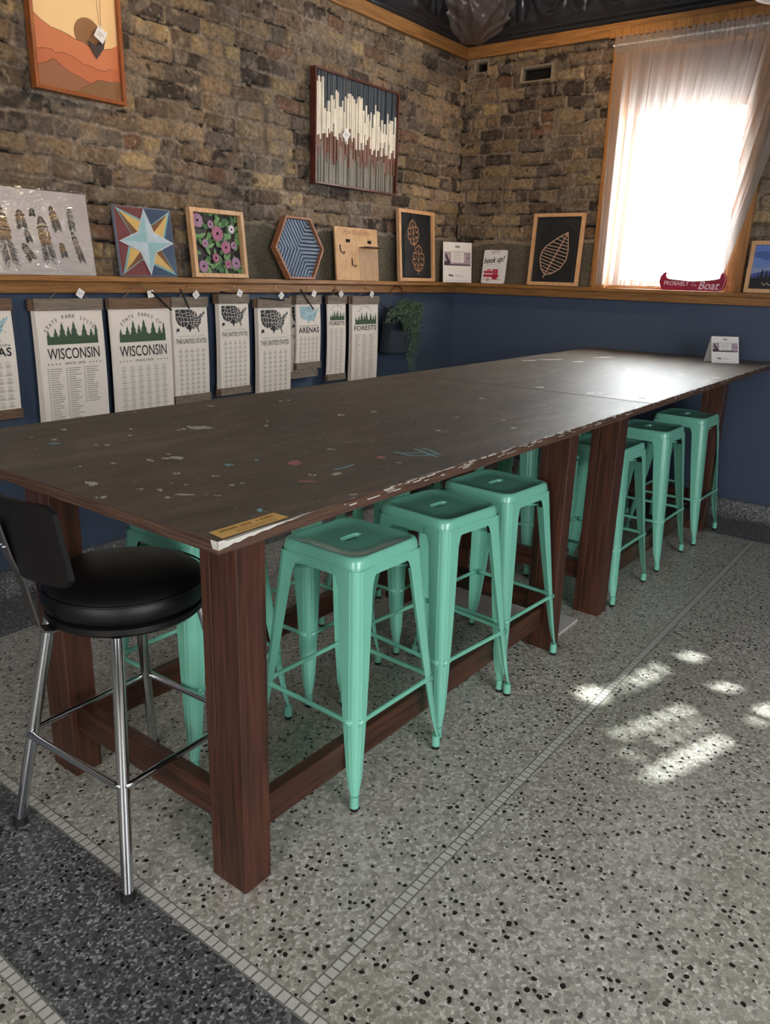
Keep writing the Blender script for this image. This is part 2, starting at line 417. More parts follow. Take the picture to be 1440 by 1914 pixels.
# value noise
def vnoise(S, Z, scale, seed, oct=3):
    out = np.zeros_like(S); amp = 1; tot = 0; r = np.random.RandomState(seed)
    for o in range(oct):
        g = r.rand(256, 256); x = S*scale+37; y = Z*scale+51
        xi = np.floor(x).astype(int); yi = np.floor(y).astype(int); fx = x-xi; fy = y-yi
        fx = fx*fx*(3-2*fx); fy = fy*fy*(3-2*fy)
        G = lambda a, b: g[a % 256, b % 256]
        out += amp*((G(xi, yi)*(1-fx)+G(xi+1, yi)*fx)*(1-fy)+(G(xi, yi+1)*(1-fx)+G(xi+1, yi+1)*fx)*fy)
        tot += amp; amp *= 0.5; scale *= 2.03
    return out/tot
def lin(rgb): return np.array(srgb(*rgb)[:3])
PAL = [((152, 131, 105), .17), ((170, 147, 112), .11), ((124, 106, 88), .20), ((80, 70, 63), .13), ((110, 99, 90), .18), ((128, 98, 80), .06), ((144, 122, 98), .15)]
def brick_wall(name, smax, place, seed, parge, skip=None, vents=(), res=0.0062):
    """old brick face as a relief grid; s runs away from the room corner"""
    z0, z1 = LED-0.01, ZT1
    ns = int(smax/res)+1; nz = int((z1-z0)/res)+1
    s = np.linspace(0, smax, ns); z = np.linspace(z0, z1, nz); S, Z = np.meshgrid(s, z, indexing='ij')
    r = np.random.RandomState(seed); course = 0.0855
    Sw = S+0.020*(vnoise(S, Z, 8, seed+1)-.5)+0.010*(vnoise(S, Z, 45, seed+2)-.5)
    Zw = Z+0.026*(vnoise(S, Z, 3, seed+3)-.5)+0.016*(vnoise(S, Z, 24, seed+4)-.5)
    row = np.floor(Zw/course).astype(int); fz = Zw/course-row
    H = np.zeros_like(S); col = np.zeros(S.shape+(3,))
    mort = lin((142, 128, 114)); col[:] = mort
    for k in np.unique(row):
        m = row == k
        edges = [-r.uniform(0, .22)]; header = (k % 6 == 0)
        while edges[-1] < smax+.3:
            L = (0.112 if (header or r.rand() < .10) else 0.225)*r.uniform(.9, 1.08); edges.append(edges[-1]+L)
        edges = np.array(edges); idx = np.clip(np.searchsorted(edges, Sw[m])-1, 0, len(edges)-2)
        ds = np.minimum(Sw[m]-edges[idx], edges[idx+1]-Sw[m]); dz = np.minimum(fz[m], 1-fz[m])*course
        mw = 0.0055+0.002*r.rand(len(edges))[idx]
        d = np.minimum(ds, dz)-mw
        # rounded corners
        rc = 0.012; cx = np.maximum(rc-(ds-mw), 0); cz = np.maximum(rc-(dz-mw), 0); d = np.where((cx > 0) & (cz > 0), np.minimum(d, rc-np.sqrt(cx**2+cz**2)), d)
        t = np.clip(d/0.007, 0, 1); t = t*t*(3-2*t)
        off = r.uniform(-.007, .005, len(edges)); off[r.rand(len(edges)) < .05] -= .012
        H[m] = t*(0.014+off[idx])
        pick = r.choice(len(PAL), len(edges), p=np.array([p for _, p in PAL])/sum(p for _, p in PAL))
        bc = np.array([lin(PAL[i][0]) for i in pick])*r.uniform(.72, 1.15, (len(edges), 1))
        tt = np.clip((d+.001)/0.004, 0, 1)[:, None]
        # smeared mortar over some bricks
        col[m] = bc[idx]*tt+col[m]*(1-tt)
    crk = (np.minimum(fz, 1-fz)*course < .0045) & (vnoise(S, Z, 5, seed+20, 3) > .54)
    col = np.where(crk[..., None], lin((40, 34, 29)), col); H = np.where(crk, H-.010, H)
    pit = vnoise(S, Z, 26, seed+21, 2) > .83
    col = np.where(pit[..., None], col*.35, col); H = np.where(pit, H-.007, H)
    sm = vnoise(S, Z, 14, seed+7, 4); big = vnoise(S, Z, 1.6, seed+8, 3)
    k = np.clip((sm-.53)/.12, 0, 1)[..., None]*0.7
    col = col*(1-k)+mort*k
    sp = (vnoise(S, Z, 42, seed+12, 3) > .775)[..., None]; col = np.where(sp, col*0.5+lin((180, 168, 148))*.5, col); col = col*(.55+.95*vnoise(S, Z, 48, seed+15, 4))[..., None]
    soot = np.clip(0.72+0.62*(big-.3), .62, 1.12)[..., None]; col = col*soot
    H += 0.007*(vnoise(S, Z, 30, seed+9, 4)-.5)+0.008*(vnoise(S, Z, 5, seed+10, 2)-.5)
    pz = parge(S)+0.05*(vnoise(S, Z*0, 9, seed+11, 4)-.5)
    pm = Z < pz
    pc = lin((104, 97, 84))*(0.8+.4*vnoise(S, Z, 8, seed+13, 4))[..., None]
    rim = (np.abs(Z-pz) < .012)
    col = np.where(pm[..., None], pc, col); col = np.where(rim[..., None], lin((140, 128, 112))*(0.7+.6*sm)[..., None], col)
    H = np.where(pm, 0.010+0.003*(vnoise(S, Z, 12, seed+14, 4)-.5), H); H = np.where(rim, 0.02*sm+.004, H)
    for (a, b, c, d_) in vents:
        vm = (S > a) & (S < b) & (Z > c) & (Z < d_); rm = (S > a-.014) & (S < b+.014) & (Z > c-.014) & (Z < d_+.014)
        col = np.where(rm[..., None], lin((150, 138, 122)), col); H = np.where(rm, .016, H)
        col = np.where(vm[..., None], lin((14, 13, 12)), col); H = np.where(vm, -.05, H)
    H = H-0.012                                    # mean face near the wall plane
    keep = np.ones((ns-1, nz-1), bool)
    if skip is not None:
        sc = (S[:-1, :-1]+S[1:, 1:])/2; keep = ~((sc > skip[0]) & (sc < skip[1]))
    ii, jj = np.nonzero(keep)
    a = ii*nz+jj
    quads = np.stack([a, a+nz, a+nz+1, a+1], 1)
    P = place(S, Z, H).reshape(-1, 3)
    me = bpy.data.meshes.new(name); me.vertices.add(len(P)); me.vertices.foreach_set('co', P.ravel())
    me.loops.add(quads.size); me.loops.foreach_set('vertex_index', quads.ravel().astype(np.int32))
    me.polygons.add(len(quads)); me.polygons.foreach_set('loop_start', np.arange(0, quads.size, 4, dtype=np.int32))
    me.polygons.foreach_set('use_smooth', np.ones(len(quads), bool))
    me.update(calc_edges=True)
    ca = me.color_attributes.new('Col', 'FLOAT_COLOR', 'POINT')
    ca.data.foreach_set('color', np.concatenate([col.reshape(-1, 3), np.ones((len(P), 1))], 1).ravel())
    me.materials.append(M['brick']); me.validate()
    o = bpy.data.objects.new(name, me); C.objects.link(o); return o

# wall_left: blue painted lower part with the old brick above it (a part of the wall)
SL = 4.9
m = MB(); m.m = 0; m.box(-9.2, 0, 0.012, 0.2, 0, LED-.02); m.m = 1; m.box(-9.2, 0.2, 0.07, 0.25, LED-.02, 3.9); m.box(-9.2, -SL, 0.0, 0.25, LED-.02, 3.9)
wl = struct(m, 'wall_left', [M['blue'], M['plaster']])
o = brick_wall('brick_face', SL, lambda S, Z, H: np.stack([-S, -H, Z], -1), 3, lambda S: np.where(S < 2.62, 1.775, 1.0))
o.parent = wl; tag(o, 'weathered tan and grey brick above the blue wall')
m = MB(); m.m = 0; m.box(0.012, 0.2, -7, 0.2, 0, LED-.02); m.m = 1; m.box(0.07, 0.25, WY0-.09+.02, 0.2, LED-.02, 3.9); m.box(0.0, 0.25, -7, -3.4, LED-.02, 3.9)
m.box(0.07, 0.25, -3.4, WY1+.09-.02, LED-.02, 3.9); m.box(0.07, 0.25, WY1, WY0, 3.06, 3.9)
ww = struct(m, 'wall_far', [M['blue'], M['plaster']])
o = brick_wall('brick_face', 3.4, lambda S, Z, H: np.stack([-H, -S, Z], -1), 23, lambda S: np.where(S < 1.3, 1.765, 1.0),
               skip=(-WY0-.03+.05, -WY1-.05), vents=((.474, .70, 2.856, 2.935), (.085, .18, 2.955, 3.02)))
o.parent = ww; tag(o, 'weathered brick beside the window')
# right and back walls, out of the picture, the right one open for the sunlight
m = MB()
for a in ((-9.2, -6.4, 0, 3.9), (-2.0, 0.2, 0, 3.9), (-6.4, -2.0, 0, .55), (-6.4, -2.0, 2.85, 3.9)): m.box(a[0], a[1], -7.0, -6.9, a[2], a[3])
# ---- added unseen panel, its holes cut to shape the sun patches on the floor
blobs = [[(1078, 1295), (1100, 1318), (1135, 1300), (1125, 1283), (1095, 1285)],
         [(1130, 1290), (1150, 1285), (1235, 1240), (1240, 1252), (1205, 1272), (1145, 1292)],
         [(1268, 1228), (1285, 1237), (1315, 1226), (1300, 1216)],
         [(1330, 1284), (1350, 1294), (1378, 1284), (1362, 1274)],
         [(1145, 1372), (1160, 1378), (1290, 1328), (1292, 1314)],
         [(1160, 1412), (1170, 1416), (1200, 1404), (1198, 1398)],
         [(1212, 1388), (1222, 1392), (1322, 1350), (1318, 1342)],
         [(1195, 1455), (1205, 1462), (1290, 1425), (1360, 1386), (1350, 1372), (1270, 1408)],
         [(1405, 1326), (1425, 1340), (1470, 1330), (1470, 1310)], [(1395, 1348), (1410, 1356), (1428, 1346), (1412, 1340)]]
def back_to_wall(px, py, yw=-6.55):
    g = at(px, py, 2, 0.0); t = (g.y-yw)/SUND.y; p = g-SUND*t; return (p.x, p.z)
holes = [[back_to_wall(*p) for p in b] for b in blobs]
def inside(x, z, poly):
    c = False; n = len(poly)
    for i in range(n):
        (x1, z1), (x2, z2) = poly[i], poly[i-1]
        if (z1 > z) != (z2 > z) and x < (x2-x1)*(z-z1)/(z2-z1)+x1: c = not c
    return c
hx = [p[0] for h in holes for p in h]; hz = [p[1] for h in holes for p in h]
struct(m, 'wall_right', M['plaster'])
sh = MB(); st = 0.0125; X0, X1, Z0, Z1 = min(hx)-.05, max(hx)+.05, min(hz)-.05, max(hz)+.05
nx = int((X1-X0)/st)+1; nzz = int((Z1-Z0)/st)+1
for j in range(nzz):
    run = None
    for i in range(nx+1):
        x = X0+(i+.5)*st; zc = Z0+(j+.5)*st
        solid = i < nx and not any(inside(x, zc, h) for h in holes)
        if solid and run is None: run = i
        if not solid and run is not None:
            sh.box(X0+run*st, X0+i*st, -6.56, -6.55, Z0+j*st, Z0+(j+1)*st); run = None
XE, ZE = X0+nx*st, Z0+nzz*st
sh.box(-9.2, X0, -6.56, -6.55, 0, 3.9); sh.box(XE, 0.2, -6.56, -6.55, 0, 3.9)
sh.box(X0, XE, -6.56, -6.55, 0, Z0); sh.box(X0, XE, -6.56, -6.55, ZE, 3.9)
struct(sh, 'sun_patch_mask', M['plaster'])  # out-of-view panel added to cut the sunlight into floor patches
bpy.data.objects['daylight_right'].location.y = -6.45
m = MB(); m.box(-9.3, -9.2, -7, 0.2, 0, 3.9); struct(m, 'wall_back', M['plaster'])
m = MB(); m.box(-9.3, 0.25, -7, 0.25, 3.8, 3.9); struct(m, 'ceiling', M['tin'])

# terrazzo cove baseboards
for nm, fn in (('baseboard_left', lambda s, d, z: (-s, -d, z)), ('baseboard_far', lambda s, d, z: (-d, -s, z))):
    m = MB(); prof = [(-.012, .12), (.010, .12), (.013, .113), (.014, .04), (.02, .018), (.035, .004), (.05, 0)]
    vs = []
    for s in (0.0, 9.0 if nm.endswith('left') else 6.5): vs += [fn(s, d, z) for d, z in prof]
    n = len(prof); m.add(vs, [(i, i+1, n+i+1, n+i) for i in range(n-1)])
    struct(m, nm, M['terrazzo_base'], autos=40)

# pine ledge (cap + apron) along both walls
m = MB(); m.box(-9.2, 0.06, -.085, .06, LED-.024, LED); m.box(-9.2, -.0, -.042, .012, 1.392, LED-.024)
m.box(-9.2, 0, -.046, -.040, 1.395, 1.399)
struct(m, 'trim_6', M['pine'], bevel=.002)
m = MB(); m.box(-.085, .06, -6.5, -.0855, LED-.024, LED); m.box(-.042, .012, -6.5, -.0425, 1.392, LED-.024)
struct(m, 'trim_7', M['piney'], bevel=.002)
# pine picture trim below the cornice
m = MB(); m.box(-9.2, .05, -.03, .06, ZT0, ZT1); m.box(-9.2, .0, -.034, .0, ZT0+.02, ZT0+.028)
struct(m, 'trim_8', M['pine'], bevel=.003)
m = MB(); m.box(-.03, .06, -6.5, -.0305, ZT0, ZT1); struct(m, 'trim_9', M['piney'], bevel=.003)

# black pressed-tin cornice
def cornice(name, fn, L):
    nt_, ns_ = int(L/.02)+1, 46
    T = np.linspace(0, L, nt_); A = np.linspace(0, 1, ns_)
    TT, AA = np.meshgrid(T, A, indexing='ij')
    ang = np.clip((AA-.12)/.88, 0, 1)*PI/2
    D = np.where(AA < .12, .025+.03*(AA/.12)+.012*np.sin(AA/.12*PI*2), .055+.5*(1-np.cos(ang)))
    Z = np.where(AA < .12, ZT1-.004+.07*(AA/.12), ZT1+.066+.6*np.sin(ang))
    sa = ang*.55
    per = .46; u = (TT % per)-per/2; v = sa-.17
    rr = np.sqrt((u*1.15)**2+(v)**2)
    R = .016*np.exp(-((rr-.13)/.016)**2)+.014*np.exp(-((rr-.07)/.012)**2)*(v < .03)+.018*np.exp(-(rr/.022)**2)
    u2 = ((TT+per/2) % per)-per/2
    R += .016*np.exp(-(u2/.010)**2)*(sa > .03)
    R += .012*np.exp(-((np.abs(u2)-.035-.05*np.sin(sa*16)**2)/.010)**2)*(sa > .03)
    R += .006*(vnoise(TT, sa, 34, 5, 3)-.5)
    X = fn(TT, D+R*1.1, Z-R*.6)
    P = np.stack(X, -1).reshape(-1, 3)
    m = MB(); m.v = [tuple(p) for p in P]
    for i in range(nt_-1):
        for j in range(ns_-1):
            m.f.append([i*ns_+j, i*ns_+j+1, (i+1)*ns_+j+1, (i+1)*ns_+j]); m.mi.append(0)
    return struct(m, name, M['tin'], smooth=True)
cornice('trim_10', lambda t, d, z: (-t, -d, z), 5.2)
cornice('trim_11', lambda t, d, z: (-d, -t, z), 4.0)
# embossed corner piece
na, nh = 60, 44; m = MB(); vs = []
for i in range(na+1):
    a = PI/2*i/na
    for j in range(nh+1):
        h = j/nh; z = ZT1+.0+.62*h
        r = .17+.24*(1-(1-min(1, h/.5))**3)+.05*h
        if h < .06: r = .13+(r-.13)*(h/.06)**.5
        q = (a-PI/4)
        rel = .010*math.sin(9*q+7*h*3)*math.exp(-(abs(q)-.35)**2*6)+.012*math.exp(-((abs(q)-.30-.5*math.sin(h*5)**2)/.045)**2)+.014*math.exp(-(((q)**2+(h-.32)**2)**.5-.22)**2/.0012)
        rel += .008*math.sin(23*q+math.sin(h*22)*2)*math.cos(h*31)
        edge = min(1, min(i, na-i)/4)
        r += rel*edge*1.9
        k = (math.cos(a)**4+math.sin(a)**4)**(-.25)*.93
        vs.append((-.02-r*k*math.cos(a), -.02-r*k*math.sin(a), z))
m.v = vs
for i in range(na):
    for j in range(nh): m.f.append([i*(nh+1)+j, i*(nh+1)+j+1, (i+1)*(nh+1)+j+1, (i+1)*(nh+1)+j]); m.mi.append(0)
m.f.append([i*(nh+1) for i in range(na+1)]); m.mi.append(0)
struct(m, 'trim_12', M['pewter'], smooth=True)

# window: pine casing, jambs, transom panel, sash, glass
m = MB(); cw = .105
m.box(-.026, .05, WY0-cw, WY0, LED, ZT0-.0); m.box(-.026, .05, WY1, WY1+cw, LED, ZT0)
m.box(-.036, -.024, WY1+.028, WY1+.036, LED, ZT0-.0)       # bead
m.box(-.048, -.0305, WY1-.25, WY0+.03, ZT0-.012, ZT0+.04)   # header board under the picture trim
m.box(-.028, .05, WY1+cw, WY0-cw, ZT0-.11, ZT0-.012)
m.box(.05, .24, WY0-cw-.012, WY0-cw, LED, ZT0); m.box(.05, .24, WY1+cw, WY1+cw+.012, LED, ZT0)
win = struct(m, 'window_1', M['pinez'], bevel=.002)
m = MB(); m.box(.0, .25, WY1+cw+.001, WY0-cw-.001, LED-.01, LED+.012); o = m.build('window_sill', M['piney'], win)
m = MB(); m.box(.10, .14, WY1+cw+.013, WY0-cw-.013, 2.63, ZT0); o = m.build('transom_panel', simple('brown_transom_board', (118, 88, 76), .6), win)
gy0, gy1 = WY0-cw-.013, WY1+cw+.013
m = MB()
for a in ((gy0-.045, gy0, LED+.012, 2.63), (gy1, gy1+.045, LED+.012, 2.63), (gy1+.045, gy0-.045, LED+.012, LED+.06), (gy1+.045, gy0-.045, 2.585, 2.63)):
    m.box(.10, .135, a[0], a[1], a[2], a[3])
m.build('sash', M['pinez'], win)
gm, nt, b = newmat('clear_glass'); b.inputs['Transmission Weight'].default_value = 1; b.inputs['Roughness'].default_value = 0; b.inputs['IOR'].default_value = 1.02
b.inputs['Specular IOR Level'].default_value = 0.2
m = MB(); m.box(.115, .118, gy1+.045, gy0-.045, LED+.06, 2.585); m.build('glass_pane', gm, win)

# sheer curtain on its rod
def sheer_mat():
    m, nt, b = newmat('sheer_white_voile'); N = nt.nodes; L = nt.links
    out = N['Material Output']
    N.remove(b)
    tr = N.new('ShaderNodeBsdfTransparent'); tr.inputs[0].default_value = (1, 1, 1, 1)
    df = N.new('ShaderNodeBsdfDiffuse'); df.inputs[0].default_value = srgb(182, 173, 166)
    tl = N.new('ShaderNodeBsdfTranslucent'); tl.inputs[0].default_value = srgb(208, 202, 197)
    m1 = N.new('ShaderNodeMixShader'); m1.inputs[0].default_value = .45; L.new(df.outputs[0], m1.inputs[1]); L.new(tl.outputs[0], m1.inputs[2])
    lw = N.new('ShaderNodeLayerWeight'); lw.inputs[0].default_value = .35
    mr = N.new('ShaderNodeMapRange'); mr.inputs[3].default_value = .40; mr.inputs[4].default_value = .92
    L.new(lw.outputs['Facing'], mr.inputs[0])
    m2 = N.new('ShaderNodeMixShader'); L.new(mr.outputs[0], m2.inputs[0]); L.new(tr.outputs[0], m2.inputs[1]); L.new(m1.outputs[0], m2.inputs[2])
    L.new(m2.outputs[0], out.inputs[0]); return m
M['sheer'] = sheer_mat()
cur = thing('curtain', 'sheer white gathered curtain hanging over the bright window', 'curtain', (-.053, -1.70, 2.98))
m = MB(); nu, nv = 420, 60; vs = []
rr = random.Random(5); ph = [rr.uniform(0, 6.28) for _ in range(8)]
for i in range(nu+1):
    u = i/nu
    for j in range(nv+1):
        v = j/nv; z = .045-v*1.535
        yl = .52-.028*v; yr = -.66+.32*v**1.1
        wv = sum(math.sin(u*fq_+ph[k]+.5*math.sin(v*3+k))*am for k, (fq_, am) in enumerate(((88, .0075), (151, .004), (213, .003), (41, .006))))
        damp = .55+.45*min(1, v*4)
        y = yl+(yr-yl)*u+.006*math.sin(u*120+ph[5])*(1-v*.5)
        x = max(-.013, min(.013, wv*damp*1.1))
        zz = z
        if v < .05: zz += .012*math.sin(u*170+ph[6])*(1-v/.05); x += .006*math.sin(u*310)
        vs.append((x, y, zz))
m.v = vs
for i in range(nu):
    for j in range(nv): m.f.append([i*(nv+1)+j, i*(nv+1)+j+1, (i+1)*(nv+1)+j+1, (i+1)*(nv+1)+j]); m.mi.append(0)
o = m.build('curtain_panel', M['sheer'], cur, smooth=True)
hd = MB(); nu2 = 420; vs = []
for i in range(nu2+1):                                   # doubled header around the rod
    u = i/nu2
    for j in range(5):
        v = j/4; y = .522-1.184*u
        vs.append((-.014+.005*math.sin(u*260+ph[1])+.003*math.sin(u*97), y+.004*math.sin(u*200), .042-v*.085+.010*math.sin(u*170+ph[6])*(1-v)))
hd.v = vs
for i in range(nu2):
    for j in range(4): hd.f.append([i*5+j, i*5+j+1, (i+1)*5+j+1, (i+1)*5+j]); hd.mi.append(0)
hd.build('curtain_header', M['sheer'], cur, smooth=True)
m = MB()
for k in range(3):
    vs = []
    for j in range(nv+1):
        v = j/nv; yr = -.66+.32*v**1.1
        vs += [(-.0125-.0008*k, yr+.045, .02-v*1.51), (-.0125-.0008*k, yr-.002*k, .02-v*1.51)]
    m.add(vs, [(2*j, 2*j+1, 2*j+3, 2*j+2) for j in range(nv)])
m.build('side_hem', M['sheer'], cur, smooth=True)
m = MB(); m.cyl((0, .54, 0), (0, -.72, 0), .006, n=10); m.cyl((0, .53, 0), (.06, .53, 0), .004, n=8); m.build('curtain_rod', M['white'], cur)

# pale lamp shade peeking in at the top right corner
lp = thing('pendant_lamp', 'white ribbed lamp shade cut off by the top right corner', 'lamp', (-.45, -2.262, 3.012))
m = MB(); n = 40; prof = [(.02, .16), (.06, .155), (.10, .12), (.135, .06), (.15, .01), (.155, -.012), (.148, -.02), (.14, -.012)]
vs = [(r*math.cos(2*PI*i/n), r*math.sin(2*PI*i/n), z) for r, z in prof for i in range(n)]
m.add(vs, [(k*n+i, k*n+(i+1) % n, (k+1)*n+(i+1) % n, (k+1)*n+i) for k in range(len(prof)-1) for i in range(n)])
m.build('lamp_shade', simple('opal_shade', (214, 204, 196), .3), lp, smooth=True)
m = MB(); m.cyl((0, 0, .16), (0, 0, .69), .008); m.build('stem', M['black'], lp)

# ---------------------------------------------------------------- work tables
TH = 1.054
def table(label, loc, ang, L, W, posts, near=True):
    t = thing('work_table', label, 'table', loc, (0, 0, ang), 'paint-marked work tables joined end to end')
    m = MB(); m.m = 0
    th = .027
    m.box(0, L, 0, W, TH-th, TH)
    m.mi = [1, 1, 1, 1, 1, 0]
    top = m.build('tabletop', [M['top'], M['edge']], t, bevel=.0012)
    return t, top
def put_posts(t, xs, y0, y1, inv):
    """legs of two boards each, rails and aprons; coordinates in the room, inv = into the table's frame"""
    def bb(m, x0, x1, ya, yb, za, zb): m.box(x0, x1, ya, yb, za, zb, inv)
    zt = TH-.0275
    for (xa, xb) in xs:
        for (ya, yb) in (y0, y1):
            m = MB(); s = -1 if ya < -1.9 else 1
            if s < 0: bb(m, xa, xb, ya, ya+.0875, 0, zt); bb(m, xa, xb, ya+.0885, yb, 0, zt)
            else: bb(m, xa, xb, ya, yb-.0395, 0, zt); bb(m, xa, xb, yb-.0385, yb, 0, zt)
            m.build('leg', M['stain'], t, bevel=.003)
    xa, xb = xs[0][1], xs[1][0]
    ym = .5*(y0[0]+y0[1])
    m = MB(); bb(m, xa+.001, xb-.001, y0[0]+.045, y0[0]+.083, .112, .202); m.build('stretcher', M['stainx'], t, bevel=.003)
    m = MB(); bb(m, xa+.001, xb-.001, y1[1]-.083, y1[1]-.045, .112, .202); m.build('stretcher', M['stainx'], t, bevel=.003)
    for k, (xc0, xc1) in enumerate(((xs[0][0]+.02, xs[0][0]+.058), (xs[1][1]-.058, xs[1][1]-.02))):
        m = MB(); bb(m, xc0, xc1, y0[1]+.001, y1[0]-.001, .155, .245); m.build('stretcher', M['stainy'], t, bevel=.003)
    for (ya, yb) in ((y0[0]-.036, y0[0]-.001), (y1[1]+.001, y1[1]+.036)):
        m = MB(); bb(m, xs[0][0], xs[1][1], ya, yb, zt-.062, zt-.0005); m.build('apron', M['stainx'], t, bevel=.002)
    m = MB(); bb(m, xa+.001, xa+.036, y0[1]+.001, y1[0]-.001, zt-.09, zt-.0005); m.build('apron', M['stainy'], t, bevel=.002)
    m = MB(); bb(m, xb-.036, xb-.001, y0[1]+.001, y1[0]-.001, zt-.09, zt-.0005); m.build('apron', M['stainy'], t, bevel=.002)

a1 = math.radians(-.273); o1 = Vector((-4.607, -2.450, 0)); L1, W1 = 2.247, 1.235
t1, top1 = table('paint-splattered dark work table with an orange sticker on its near corner', o1, a1, L1, W1, None)
inv1 = (Matrix.Translation(o1) @ Matrix.Rotation(a1, 4, 'Z')).inverted()
put_posts(t1, ((-4.396, -4.306), (-2.652, -2.574)), (-2.259, -2.135), (-1.500, -1.376), inv1)
o2 = o1+Matrix.Rotation(a1, 3, 'Z') @ Vector((L1+.011, 0, 0)); a2 = math.radians(.164); L2 = 2.318
t2, top2 = table('dark work table standing against the wall below the window', o2, a2, L2, 1.235, None)
inv2 = (Matrix.Translation(o2) @ Matrix.Rotation(a2, 4, 'Z')).inverted()
put_posts(t2, ((-2.177, -2.075), (-.470, -.380)), (-2.276, -2.150), (-1.500, -1.376), inv2)

# paint marks on the tops: thin dried paint, one child per colour
def on_top(px, py, inv, dz): p = inv @ at(px, py, 2, TH); return (p.x, p.y, TH+dz)
def in_top(p, L): return .004 < p[0] < L-.004 and .004 < p[1] < 1.231
def blob_mark(mb, px, py, rx, ry, inv, L, seed, dz=.0005, spiky=.35):
    r = random.Random(seed); n = 14; c = inv @ at(px, py, 2, TH)
    pts = []
    for i in range(n):
        a = 2*PI*i/n; k = .95*(1+r.uniform(-spiky, spiky))
        q = on_top(px+math.cos(a)*rx*k, py+math.sin(a)*ry*k, inv, dz)
        pts.append(q)
    if all(in_top(p, L) for p in pts): mb.add(pts, [tuple(range(n-1, -1, -1))])
white = [(365, 800, 34, 4), (340, 803, 12, 3), (172, 904, 16, 5), (188, 929, 12, 4), (320, 856, 30, 4), (285, 861, 12, 3), (317, 849, 8, 2), (120, 803, 6, 2), (404, 890, 10, 3), (262, 914, 9, 2),
         (330, 886, 8, 3), (345, 925, 22, 3), (313, 930, 6, 2), (300, 917, 7, 4), (434, 907, 6, 2), (453, 903, 7, 2), (405, 926, 10, 2), (583, 888, 10, 3), (632, 886, 12, 4), (620, 840, 9, 2.5), (638, 776, 11, 3),
         (498, 796, 4, 2), (500, 787, 2, 2), (245, 802, 4, 2), (212, 866, 5, 2), (243, 814, 4, 2), (200, 832, 6, 2), (102, 822, 6, 2), (180, 832, 4, 1.5), (660, 925, 8, 2), (150, 872, 3, 1.5), (525, 750, 4, 1.5),
         (255, 771, 7, 1.5), (395, 759, 8, 1), (540, 748, 5, 1.2), (665, 935, 6, 2)]
far_white = [(855, 780, 4, 1), (940, 786, 7, 1.4), (900, 745, 6, 1), (1010, 724, 10, 1.3), (1105, 735, 9, 1.5), (1122, 735, 8, 1.2), (1300, 709, 14, 2), (1320, 711, 12, 2), (1340, 706, 8, 1.3), (1175, 690, 6, 1), (1080, 676, 12, 1),
             (1030, 672, 24, 1.4), (990, 674, 18, 1.3), (1050, 659, 30, 1), (1130, 668, 20, 1), (1240, 722, 10, 1), (820, 805, 5, 1.2), (700, 770, 8, 1.5), (1270, 700, 9, 1), (1200, 744, 8, 1.2), (960, 800, 6, 1.3)]
